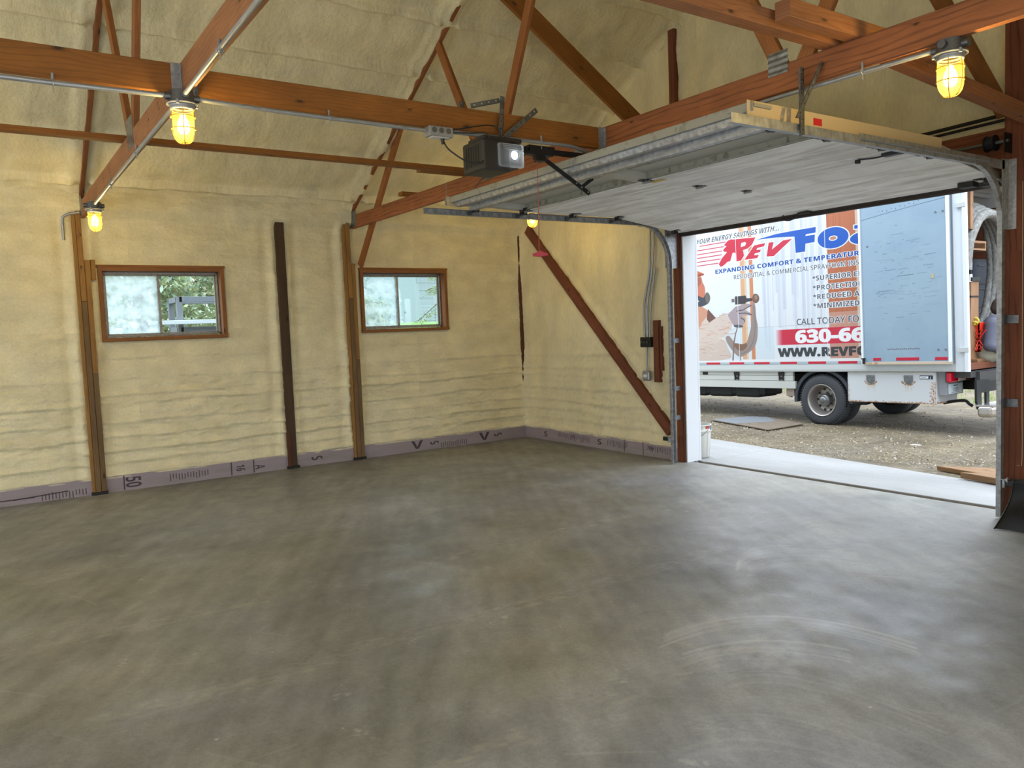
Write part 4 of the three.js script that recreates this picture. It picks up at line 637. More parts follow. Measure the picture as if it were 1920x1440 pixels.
    P([[-2.192, 1.815], [-2.027, 1.654], [-2.173, 1.586], [-2.223, 1.647]], '#7c5852');
    S([[-2.75, 2.5], [-2.55, 2.53], [-2.443, 2.493], [-2.36, 2.45], [-2.25, 2.405], [-2.235, 2.385], [-2.301, 2.379], [-2.43, 2.35], [-2.75, 2.36]], '#d5714f'); P([[-2.36, 2.41], [-2.235, 2.40], [-2.25, 2.38], [-2.42, 2.345], [-2.44, 2.355]], '#a4563f');
    S([[-2.6, 2.36], [-2.44, 2.35], [-2.301, 2.379], [-2.29, 2.27], [-2.235, 2.18], [-2.235, 2.09], [-2.26, 1.99], [-2.45, 2.0], [-2.75, 2.0]], '#d9846a'); S([[-2.45, 2.34], [-2.33, 2.36], [-2.3, 2.27], [-2.36, 2.2], [-2.45, 2.2]], '#b06a58'); for (let i = 0; i < 9; i++) { c.strokeStyle = 'rgba(188,104,90,.5)'; c.lineWidth = 3; c.beginPath(); c.moveTo(pu(-2.4 + i * .02), pv(2.3 - i * .01)); c.lineTo(pu(-2.42 + i * .024), pv(2.04)); c.stroke(); }
    S([[-2.7, 2.09], [-2.45, 2.08], [-2.33, 2.02], [-2.27, 2.0], [-2.24, 2.06], [-2.19, 2.10], [-2.14, 2.05], [-2.125, 1.98], [-2.16, 1.91], [-2.22, 1.885], [-2.34, 1.85], [-2.46, 1.89], [-2.7, 1.9]], '#4c4f5c'); S([[-2.25, 2.06], [-2.19, 2.10], [-2.14, 2.05], [-2.125, 1.98], [-2.16, 1.91], [-2.22, 1.9]], '#77706a'); R(-2.40, 1.945, -2.375, 1.965, '#dfe6ee');
    // hose and spray gun
    S([[-1.288, 1.867], [-1.225, 1.85], [-1.22, 1.6], [-1.19, 1.5], [-1.205, 1.3], [-1.25, 1.17], [-1.36, 1.08], [-1.56, .985], [-1.70, 1.09], [-1.87, 1.313], [-1.77, 1.38], [-1.64, 1.2], [-1.53, 1.12], [-1.42, 1.22], [-1.36, 1.37], [-1.302, 1.537]], '#a2928c'); c.strokeStyle = 'rgba(96,82,76,.7)'; c.lineWidth = 4; c.beginPath(); c.moveTo(pu(-1.26), pv(1.8)); c.bezierCurveTo(pu(-1.2), pv(1.3), pu(-1.3), pv(1.1), pu(-1.56), pv(1.05)); c.stroke();
    S([[-1.5, 1.2], [-1.42, 1.24], [-1.4, 1.16], [-1.55, 1.08], [-1.7, 1.2], [-1.66, 1.24]], '#8c6a58'); P([[-1.594, 1.495], [-1.641, 1.385], [-1.691, 1.228], [-1.718, .95], [-1.69, .949], [-1.663, 1.216], [-1.62, 1.383], [-1.575, 1.495]], '#8f7468'); P([[-1.57, 1.02], [-1.545, 1.02], [-1.545, .948], [-1.57, .948]], '#7f6c64');
    P([[-1.784, 1.686], [-1.622, 1.812], [-1.40, 1.845], [-1.303, 1.835], [-1.304, 1.807], [-1.47, 1.763], [-1.40, 1.735], [-1.296, 1.68], [-1.297, 1.658], [-1.488, 1.665], [-1.422, 1.61], [-1.438, 1.555], [-1.483, 1.5], [-1.60, 1.50], [-1.677, 1.522]], '#b4a3a8'); for (const q of [[[-1.6, 1.74], [-1.47, 1.75], [-1.3, 1.815]], [[-1.56, 1.7], [-1.42, 1.7], [-1.3, 1.665]], [[-1.52, 1.63], [-1.46, 1.6], [-1.44, 1.56]]]) { c.strokeStyle = '#564a50'; c.lineWidth = 8; c.beginPath(); q.forEach(([u, v], i) => i ? c.lineTo(pu(u), pv(v)) : c.moveTo(pu(u), pv(v))); c.stroke(); } S([[-1.67, 1.53], [-1.48, 1.51], [-1.47, 1.47], [-1.66, 1.48]], '#5c6068');
    P([[-1.62, 1.975], [-1.406, 1.975], [-1.39, 1.93], [-1.286, 1.925], [-1.28, 1.885], [-1.4, 1.87], [-1.42, 1.845], [-1.62, 1.845]], '#494349'); R(-1.69, 1.885, -1.63, 1.94, '#7c7479'); S([[-1.29, 1.93], [-1.24, 2.0], [-1.16, 1.97], [-1.14, 1.89], [-1.2, 1.83], [-1.27, 1.86]], '#806055'); S([[-1.25, 1.95], [-1.2, 1.98], [-1.17, 1.92], [-1.22, 1.88]], '#a48274');
    // lettering
    const T = (s, u0, u1, vb, cap, fill, o = {}) => { const px = cap * 560 / .72; c.save(); c.font = `${o.w ?? 'bold'} ${px}px ${o.f ?? 'sans-serif'}`; const w = c.measureText(s).width; c.translate(pu(u0), pv(vb)); c.transform((pu(u1) - pu(u0)) / w, 0, -(o.skew ?? 0), 1, 0, 0); if (o.out) { c.lineJoin = 'round'; c.strokeStyle = o.oc ?? '#f4f6f8'; c.lineWidth = o.out; c.strokeText(s, 0, 0); } c.fillStyle = fill; c.fillText(s, 0, 0); if (o.fat) { c.strokeStyle = fill; c.lineWidth = o.fat; c.lineJoin = 'round'; c.strokeText(s, 0, 0); } c.restore(); };
    const grey = '#5a616e', red = '#d8304c', blue = '#1f5fc4';
    T('D YOUR ENERGY SAVINGS WITH...', -2.50, -.742, 2.90, .078, grey, { skew: .32, out: 7, w: 'bold' });
    for (const [a, b, v] of [[-2.287, -1.755, 2.862], [-2.351, -1.805, 2.793], [-2.405, -1.837, 2.728], [-2.448, -1.849, 2.667], [-2.5, -1.871, 2.603], [-2.53, -1.912, 2.54]]) P([[a - .06, v - .007], [a, v + .008], [b, v + .008], [b - .005, v - .007]], '#d7405a');
    const Rp = [[-1.18, 2.855], [-1.25, 2.75], [-1.335, 2.704], [-1.425, 2.69], [-1.41, 2.6], [-1.472, 2.53], [-1.562, 2.527], [-1.571, 2.647], [-1.60, 2.675], [-1.635, 2.669], [-1.687, 2.544], [-1.742, 2.543], [-1.8, 2.505], [-1.87, 2.475], [-1.896, 2.486], [-1.923, 2.523], [-1.852, 2.614], [-1.744, 2.697], [-1.80, 2.712], [-1.827, 2.73], [-1.80, 2.76], [-1.749, 2.793], [-1.8, 2.81], [-1.785, 2.83], [-1.72, 2.875], [-1.66, 2.89], [-1.6, 2.88]], Ep = [[-1.211, 2.733], [-1.002, 2.745], [-1.024, 2.699], [-1.153, 2.688], [-1.171, 2.659], [-1.086, 2.655], [-1.104, 2.618], [-1.199, 2.612], [-1.218, 2.583], [-1.125, 2.578], [-1.160, 2.534], [-1.405, 2.535]], Vp = [[-.938, 2.741], [-.847, 2.738], [-.884, 2.63], [-.68, 2.74], [-.523, 2.742], [-.855, 2.528], [-.984, 2.537]];
    for (const q of [Rp, Ep, Vp]) P(q, red, '#f4f6f8', 14); for (const q of [Rp, Ep, Vp]) P(q, red);
    P([[-1.455, 2.805], [-1.38, 2.81], [-1.36, 2.79], [-1.385, 2.75], [-1.468, 2.742]], '#f4f6f8');
    const Fp = [[-1.164, 2.815], [-.8, 2.852], [-.48, 2.857], [-.12, 2.857], [-.127, 2.778], [-.285, 2.776], [-.297, 2.752], [-.139, 2.75], [-.147, 2.645], [-.298, 2.642], [-.309, 2.527], [-.468, 2.53], [-.48, 2.77], [-.8, 2.80]]; P(Fp, blue, '#f4f6f8', 16); P(Fp, blue);
    const E = (u, v, a, b, f) => { c.fillStyle = f; c.beginPath(); c.ellipse(pu(u), pv(v), a * 560, b * 560, 0, 0, 7); c.fill(); }; E(.145, 2.665, .262, .160, '#f4f6f8'); E(.145, 2.665, .243, .146, blue); E(.15, 2.66, .07, .036, '#f4f6f8'); E(.15, 2.66, .052, .024, '#c98a72');
    E(.66, 2.605, .272, .105, '#f4f6f8'); P([[.46, 2.80], [.75, 2.82], [.75, 2.70], [.46, 2.73]], '#f4f6f8'); E(.66, 2.605, .253, .09, blue); P([[.478, 2.787], [.75, 2.80], [.75, 2.725], [.476, 2.742]], blue); E(.66, 2.605, .07, .03, '#f4f6f8');
    T('EXPANDING COMFORT & TEMPERATURE', -2.012, .62, 2.374, .064, '#2456ae', { out: 8, fat: 1.5 });
    T('RESIDENTIAL & COMMERCIAL SPRAYFOAM INSU', -1.635, .605, 2.25, .066, grey, { w: 'normal', out: 8, fat: .8 });
    T('*SUPERIOR EN', -.21, .60, 2.092, .07, grey, { out: 9 }); T('*PROTECTION', -.21, .60, 1.953, .07, grey, { out: 9 }); T('*REDUCED ALL', -.21, .66, 1.823, .07, grey, { out: 9 }); T('*MINIMIZED A', -.21, .64, 1.692, .07, grey, { out: 9 });
    T('CALL TODAY FOR', -.497, .60, 1.467, .086, grey, { w: 'normal', out: 9, fat: 2.4 });
    const gr = c.createLinearGradient(pu(-.87), 0, pu(-.74), 0); gr.addColorStop(0, 'rgba(216,48,76,0)'); gr.addColorStop(1, red); c.fillStyle = gr; c.fillRect(pu(-.87), pv(1.406), (1.5) * 560, .23 * 560);
    T('630-66', -.525, .585, 1.205, .178, '#ffffff', { fat: 9 }); T('WWW.REVFO', -.83, .64, 1.0, .122, '#414549', { f: 'sans-serif', fat: 7 });
    // panel seams and rivets
    c.fillStyle = 'rgba(250,252,253,.95)'; c.fillRect(pu(-1.571), pv(2.93), 5, 1.99 * 560); c.fillRect(pu(.012), pv(2.9), 5, 1.95 * 560); c.fillStyle = 'rgba(120,134,150,.55)'; c.fillRect(pu(-1.73), pv(1.463), 1.78 * 560, 2);
    for (const v of [2.3, 1.9, 1.75, 1.62, 1.52]) for (let u = -2.2; u < .6; u += .28) { c.fillStyle = 'rgba(120,130,142,.5)'; c.beginPath(); c.arc(pu(u + .02 * ns(u * 4, v)), pv(v), 2.4, 0, 7); c.fill(); }
  });
  { const g = new THREE.BoxGeometry(W / 560, H / 560, .006).translate(-2.75 + W / 1120, 3.06 - H / 1120, -.002), p = g.attributes.position, u = g.attributes.uv; for (let i = 0; i < p.count; i++) u.setXY(i, (p.getX(i) + 2.75) * 560 / W, 1 - (3.06 - p.getY(i)) * 560 / H); mesh('printed_panel', g, std({ map: tex, color: '#d9d9d9', roughness: .38 }), TR, 'printed side panel with red and blue lettering'); }
  // sill, reflectors
  mesh('sill_rail', along([[-.03, 0], [.012, 0], [.016, .03], [.012, .1], [-.03, .1]].map(([z, y]) => [z, y]), [U1, V0, 0], [U0, V0, 0], [0, 1, 0]), sil, TR);
  const redM = std({ color: '#b51f38', roughness: .35 }), grayM = std({ color: '#aebac2', roughness: .3, metalness: .3 });
  for (let k = -5; k < 7; k++) { const u = -2.26 + k * .487; if (u > .5) continue; const a = mesh('reflector', box(u, .888, .004, u + .296, .922, .007, .001), redM, TR); if (k < -4) a.userData.label = 'red reflective strip'; mesh('reflector', box(u + .296, .888, .004, Math.min(u + .487, .6), .922, .0065, .001), grayM, TR); }
  // rear corner post with hinge straps
  mesh('corner_post', [box(1.80, V0, -.02, 1.965, V1, .02), box(1.925, V0, .02, 1.97, V1, .05), box(1.90, V0, -WD, 1.965, V1, -WD + .06), box(1.86, V1 - .12, -WD, 1.96, V1, .02)], std({ color: '#d3dae0', roughness: .38 }), TR);
  // rear door folded flat against the side
  const door = mesh('rear_door', box(.6, .872, .03, 1.785, 3.16, .07), std({ color: '#9fb0be', roughness: .5, map: canvasTex(512, 1024, (c) => { const r = mulberry(9); c.fillStyle = '#dde6ec'; c.fillRect(0, 0, 512, 1024); for (let i = 0; i < 80; i++) { c.fillStyle = `rgba(${r() < .5 ? '198,212,222' : '232,238,242'},.12)`; c.beginPath(); c.ellipse(r() * 512, r() * 1024, 30 + r() * 120, 20 + r() * 90, 0, 0, 7); c.fill(); } for (let i = 0; i < 130; i++) { const y = 300 + (r() + r() + r() - 1.5) * 330 + 200; c.strokeStyle = `rgba(${r() < .7 ? '104,122,138' : '70,74,82'},${.15 + r() * .5})`; c.lineWidth = .8 + r() * 2.6; const x = 80 + r() * 330, l = 5 + r() * r() * 100; c.beginPath(); c.moveTo(x, y); c.lineTo(x + l, y - 4 + r() * 5); c.stroke(); } for (let i = 0; i < 8; i++) { c.strokeStyle = 'rgba(238,244,248,.8)'; c.lineWidth = 1.5 + r() * 2; const x = 60 + r() * 400, y = 100 + r() * 800; c.beginPath(); c.moveTo(x, y); c.lineTo(x + (r() - .5) * 10, y + 10 + r() * 50); c.stroke(); } c.strokeStyle = 'rgba(96,114,130,.8)'; c.lineWidth = 3; c.beginPath(); c.moveTo(10, 150); c.quadraticCurveTo(260, 118, 505, 98); c.stroke(); c.fillStyle = 'rgba(70,80,92,.9)'; for (let i = 0; i < 9; i++) c.fillRect(140 + i * 26, 112 - i * 3 + (i % 2) * 7, 4, 5); c.fillStyle = 'rgba(92,58,66,.9)'; c.font = '34px sans-serif'; c.fillText('*', 34, 330); c.fillStyle = 'rgba(150,120,124,.75)'; for (let i = 0; i < 16; i++) c.fillRect(150 + i * 12, 930 - (i % 3), 9, 7); }) }), TR, 'blue-grey inner face of the open rear door');
  { const p = door.geometry.attributes.position, u = door.geometry.attributes.uv; for (let i = 0; i < p.count; i++) u.setXY(i, (p.getX(i) - .6) / 1.185, (p.getY(i) - .872) / 2.29); }
  const sub = (par, n, gs, m) => { const q = shadow(new THREE.Mesh(merge([].concat(gs)), m)); q.name = n; par.add(q); return q; };
  sub(door, 'door_edge', [box(1.745, .90, .0705, 1.79, 3.16, .078), box(.575, .872, .028, .605, 3.16, .078)], std({ color: '#dfe5e8', roughness: .35 })); sub(door, 'edge_seal', box(.605, .9, .0705, .618, 3.16, .076), std({ color: '#9aa7b2', roughness: .4 }));
  sub(door, 'bottom_strip', box(.62, .872, .0705, 1.79, .908, .08), std({ color: '#c9b9a6', roughness: .5, map: canvasTex(256, 32, (c) => { const r = mulberry(2); c.fillStyle = '#f2efe8'; c.fillRect(0, 0, 256, 32); for (let i = 0; i < 70; i++) { c.fillStyle = `rgba(176,110,56,${r() * .6})`; c.beginPath(); c.ellipse(r() * 256, r() * 32, 1 + r() * 9, 1 + r() * 4, 0, 0, 7); c.fill(); } }) }));
  for (const [a, b] of [[.745, .855], [1.065, 1.37], [1.575, 1.73]]) sub(door, 'reflector', box(a, .925, .0705, b, .965, .0735, .001), redM); sub(door, 'latch_plate', box(1.55, 1.96, .0705, 1.585, 2.02, .076), std({ color: '#b3a68e', roughness: .5, metalness: .3 })); for (const v of [1.06, 2.78]) for (const u of [1.62, 1.71]) sub(door, 'bolt', cyl(.012, .012, .008, u, v, .074, 'z', 12), M.plate);
  sub(door, 'hold_back', [box(.60, .885, .078, .63, .96, .1), box(.60, .95, .08, .64, .965, .13)], M.darkSteel);
  for (const v of [1.05, 2.82]) mesh('hinge_strap', box(1.86, v - .03, .022, 1.975, v + .03, .055), sil, TR);
  // skirt
  mesh('skirt_panel', [box(U0, .715, -.06, -.60, V0 - .002, -.02), box(U0, .632, -.06, -.60, .71, -.018), box(U0, .515, -.06, -.56, .626, -.012)], std({ color: '#bfc0bb', metalness: .2, roughness: .5 }), TR);
  for (const u of [-1.65, -.8, -2.95]) mesh('skirt_latch', [box(u - .05, .712, -.018, u + .05, .768, .0), box(u - .045, .64, -.016, u - .02, .712, -.002), box(u + .02, .64, -.016, u + .045, .712, -.002), box(u - .02, .65, -.016, u + .02, .69, -.006)], M.darkSteel, TR); mesh('vent_panel', box(-2.37, .72, -.018, -2.26, .765, -.012), M.darkSteel, TR);
  // under-body: tank, frame rails, axle
  { const o = []; for (let k = 0; k < 5; k++) o.push(new RoundedBoxGeometry(.5, .19, .5, 3, .05).translate(-3.9 + k * .56, .43, -.5), new RoundedBoxGeometry(.14, .15, .46, 2, .04).translate(-3.62 + k * .56, .44, -.5)); mesh('fuel_tank', o, std({ color: '#24272d', roughness: .5 }), TR); }
  mesh('chassis_rail', [box(U0, .5, -.72, 1.9, .68, -.64), box(U0, .5, -1.56, 1.9, .68, -1.48), ...[-4, -2.5, -1, .6, 1.7].map((u) => box(u, .55, -1.5, u + .06, .65, -.7))], M.darkSteel, TR);
  mesh('rear_axle', [cyl(.06, .06, 1.8, -.12, .37, -1.1, 'z', 16), new THREE.SphereGeometry(.18, 20, 14).translate(-.12, .37, -1.1)], M.darkSteel, TR); mesh('spring_bracket', [box(-.74, .40, -.09, -.6, .52, -.04), box(-.71, .38, -.085, -.66, .5, -.045)], std({ color: '#8d7f72', roughness: .7 }), TR);
  // wheels
  const tyre = (w) => { const g = lathe([[.225, -w / 2 + .01], [.245, -w / 2], [.32, -w / 2 - .004], [.355, -w / 2 + .02], [.37, -w / 2 + .045], [.372, 0], [.37, w / 2 - .045], [.355, w / 2 - .02], [.32, w / 2 + .004], [.245, w / 2], [.225, w / 2 - .01], [.225, -w / 2 + .01]], 56).rotateX(Math.PI / 2); const p = g.attributes.position; for (let i = 0; i < p.count; i++) if (p.getY(i) < -.352) p.setY(i, -.352); g.computeVertexNormals(); return g; };
  const lugs = (w) => { const a = []; for (let k = 0; k < 60; k++) for (const s of [-1, 1]) a.push(new THREE.BoxGeometry(.02, .012, .05).translate(0, .372, s * .05).rotateZ(k * Math.PI / 30 + s * .03)); return a.filter((_, i) => true).map((g) => { const p = g.attributes.position; for (let i = 0; i < p.count; i++) if (p.getY(i) < -.353) p.setY(i, -.353); return g; }); };
  const tm = std({ color: '#3a3c40', roughness: .85 });
  const wheel = (w, dual) => { const g = new THREE.Group(); g.name = 'wheel'; g.position.set(-.12, .355, w); TR.add(g); mesh('tyre', [tyre(.2), ...lugs(.2)], tm, g);
    mesh('rim', lathe([[.228, -.09], [.228, .08], [.236, .1], [.228, .106], [.212, .09], [.205, .05], [.19, .0], [.17, -.045], [.15, -.055], [.1, -.05], [.09, -.05], [.085, -.052], [.05, -.052]], 44).rotateX(Math.PI / 2), std({ color: '#a8a29c', metalness: .7, roughness: .38 }), g);
    mesh('rim_slot', Array.from({ length: 10 }, (_, k) => { const a = k * Math.PI / 5; return cyl(.018, .018, .008, .158 * Math.cos(a), .158 * Math.sin(a), -.046, 'z', 10); }), M.black, g);
    mesh('hub', [lathe([[.092, -.05], [.09, .03], [.07, .05], [.055, .055], [.05, .085], [.03, .095], [.001, .096]], 28).rotateX(Math.PI / 2), ...Array.from({ length: 8 }, (_, k) => cyl(.012, .012, .03, .105 * Math.cos(k * Math.PI / 4), .105 * Math.sin(k * Math.PI / 4), -.03, 'z', 6))], M.plate, g); return g; };
  wheel(-.11); { const g = new THREE.Group(); g.name = 'wheel'; g.position.set(-.12, .355, -.36); TR.add(g); mesh('tyre', tyre(.2), tm, g); mesh('rim', cyl(.226, .226, .1, 0, 0, 0, 'z'), M.darkSteel, g); }
  for (const w of [-1.86, -2.1]) { const g = new THREE.Group(); g.name = 'wheel'; g.position.set(-.12, .355, w); TR.add(g); mesh('tyre', tyre(.2), tm, g); mesh('rim', cyl(.226, .226, .1, 0, 0, 0, 'z'), M.darkSteel, g); }
  { const o = [], a0 = -.12, c0 = .36; for (let i = 0; i <= 24; i++) { const a = -.1 + i / 24 * (Math.PI + .2); o.push([a0 + .475 * Math.cos(a), Math.min(V0 - .005, c0 + .455 * Math.sin(a))]); } for (let i = 24; i >= 0; i--) { const a = -.1 + i / 24 * (Math.PI + .2); o.push([a0 + .425 * Math.cos(a), Math.min(V0 - .012, c0 + .41 * Math.sin(a))]); } mesh('fender', extrude(o, .5).translate(0, 0, -.53), std({ color: '#33383f', roughness: .6 }), TR); mesh('mud_flap', box(.285, .27, -.5, .295, .7, -.02), M.rubber, TR); }
  // tool box
  const rust = canvasTex(1024, 512, (c) => { const r = mulberry(31); c.fillStyle = '#e4e8ec'; c.fillRect(0, 0, 1024, 512); const spot = (x, y, s, al) => { c.fillStyle = `rgba(${r() < .5 ? '176,104,44' : r() < .6 ? '140,76,40' : '204,158,92'},${al})`; c.beginPath(); c.ellipse(x, y, s, s * (.5 + r() * .8), r() * 3, 0, 7); c.fill(); };
    for (const X of [285, 725]) { for (let i = 0; i < 90; i++) { const a = .3 + r() * 2.6; spot(X + 66 * Math.cos(a) * (1 + r() * .25), 130 + 72 * Math.sin(a) * (1 + r() * .25), 2 + r() * 7, .25 + r() * .4); } for (let i = 0; i < 26; i++) { const x = X - 55 + r() * 110; c.strokeStyle = `rgba(196,146,76,${.1 + r() * .25})`; c.lineWidth = 1 + r() * 5; c.beginPath(); c.moveTo(x, 190 + r() * 20); c.lineTo(x + (r() - .5) * 4, 220 + r() * 110); c.stroke(); } for (let i = 0; i < 30; i++) spot(X - 60 + r() * 30, 60 + r() * 60, 1 + r() * 4, .3); }
    for (let i = 0; i < 420; i++) spot(r() * 1024, 508 - r() * r() * 34, 2 + r() * 6, .3 + r() * .5); for (let i = 0; i < 170; i++) spot(1016 - r() * r() * 60, 160 + r() * 340, 2 + r() * 8, .25 + r() * .5); for (let i = 0; i < 60; i++) spot(r() * 1024, r() * 480, 1 + r() * 2, .2); for (let i = 0; i < 60; i++) spot(6 + r() * 10, 200 + r() * 300, 2 + r() * 4, .4); });
  { const g = box(.30, .35, -.55, 1.53, .768, -.02, .006), p = g.attributes.position, u = g.attributes.uv, nn = g.attributes.normal; for (let i = 0; i < p.count; i++) Math.abs(nn.getX(i)) > .7 ? u.setXY(i, .86 + (p.getZ(i) + .02) * .25, (p.getY(i) - .35) / .418) : u.setXY(i, (p.getX(i) - .3) / 1.23, (p.getY(i) - .35) / .418); const tb = mesh('tool_box', g, std({ map: rust, color: '#dcdcdc', roughness: .5 }), TR, 'white under-body tool box with rusty edges');
    for (const u0 of [.645, 1.175]) { sub(tb, 'latch', [extrude([[-.06, .05], [.06, .05], [.06, -.03], [.03, -.065], [-.03, -.065], [-.06, -.03]], .012, .003).translate(u0, .675, -.02), box(u0 - .035, .655, -.008, u0 + .035, .664, -.003), box(u0 - .02, .625, -.008, u0 + .02, .64, -.003)], M.plate); }
    const lab = sub(tb, 'sticker', new THREE.BoxGeometry(.17, .05, .002).translate(1.41, .70, -.0188), std({ color: '#fff', roughness: .4, map: canvasTex(256, 76, (c) => { c.fillStyle = '#1c2036'; c.fillRect(0, 0, 256, 76); c.fillStyle = '#e6eaf0'; c.fillRect(8, 18, 160, 44); c.fillStyle = '#1c2036'; c.font = 'bold 34px sans-serif'; c.fillText('Renor', 30, 52); c.fillStyle = '#e6eaf0'; c.font = 'bold 50px sans-serif'; c.fillText('J', 200, 58); }) }));
    sub(tb, 'lid_edge', [box(.315, .745, -.022, 1.515, .765, -.012), box(1.505, .37, -.0215, 1.512, .76, -.0185)], std({ color: '#cfd0cc', roughness: .5 })); }
  // tail lamp and number plate at the back corner
  const red = std({ color: '#c8102e', roughness: .2 }), tl = mesh('tail_lamp', [new RoundedBoxGeometry(.06, .135, .56, 3, .02).translate(1.67, .70, -.30)], std({ color: '#3a3c40', roughness: .5 }), TR);
  sub(tl, 'red_lens', [new RoundedBoxGeometry(.06, .13, .2, 3, .018).translate(1.69, .70, -.115), new RoundedBoxGeometry(.055, .065, .36, 3, .018).translate(1.69, .735, -.38), new RoundedBoxGeometry(.055, .1, .17, 3, .015).translate(1.69, .705, -.48)], red); sub(tl, 'clear_lens', extrude([[.21, .06], [.25, .06], [.29, .02], [.38, .0], [.39, -.055], [.21, -.055]], .05, .006).rotateY(Math.PI / 2).translate(1.675, .70, 0), std({ color: '#d9d3c8', roughness: .15 }));
  const pl = mesh('number_plate', box(1.655, .48, -.42, 1.661, .61, -.08), std({ color: '#cfdbe2', roughness: .4 }), TR);
  { const t = canvasTex(256, 112, (c) => { c.fillStyle = '#d5e2ea'; c.fillRect(0, 0, 256, 112); c.fillStyle = '#2f6f8c'; c.fillRect(80, 10, 90, 14); c.fillStyle = '#4a5c88'; c.font = 'bold 52px sans-serif'; c.textAlign = 'center'; c.fillText('L525', 128, 82); c.fillStyle = '#8fa4b4'; c.fillRect(40, 94, 170, 8); }); sub(pl, 'plate_print', new THREE.BoxGeometry(.001, .12, .32).translate(1.6618, .545, -.25), std({ map: t, roughness: .4 })); }
  mesh('rear_mud_guard', tube([[1.48, .345, -.3], [1.62, .375, -.3], [1.75, .385, -.3], [1.80, .345, -.3], [1.84, .32, -.3]], .02, 20, 8).scale(1, 1, 1), M.rubber, TR); mesh('plate_bracket', box(1.535, .47, -.46, 1.652, .765, -.06), std({ color: '#8b8d92', roughness: .5 }), TR);
  // rear cross-member, tow bracket, step
  mesh('rear_cross_member', [box(1.6, .69, -WD + .1, 1.92, V0, -.1), box(1.9, .6, -WD + .2, 1.96, .76, -.25)], std({ color: '#4d4c4c', roughness: .5, metalness: .4 }), TR);
  { const o = extrude([[0, .66], [.32, .66], [.32, .38], [.28, .30], [.04, .30], [0, .4]], .03, .003, [[[.12, .36], [.24, .36], [.24, .5], [.12, .5]]]); mesh('tow_bracket', [o.clone().rotateY(Math.PI / 2).translate(1.98, 0, -.06), box(1.93, .5, -1.4, 1.99, .64, -.3)], M.black, TR); mesh('step_bumper', [new RoundedBoxGeometry(.20, .15, 1.9, 4, .05).translate(2.10, .28, -1.0), box(1.98, .34, -1.9, 2.2, .362, -.06)], std({ color: '#c9c4be', metalness: .85, roughness: .18 }), TR); }
}
const TO = (u, v, w) => { const c = Math.cos(.0227), s = Math.sin(.0227); return [2.336 + u * c - v * s, -.03 + u * s + v * c, -3.708 + w]; };

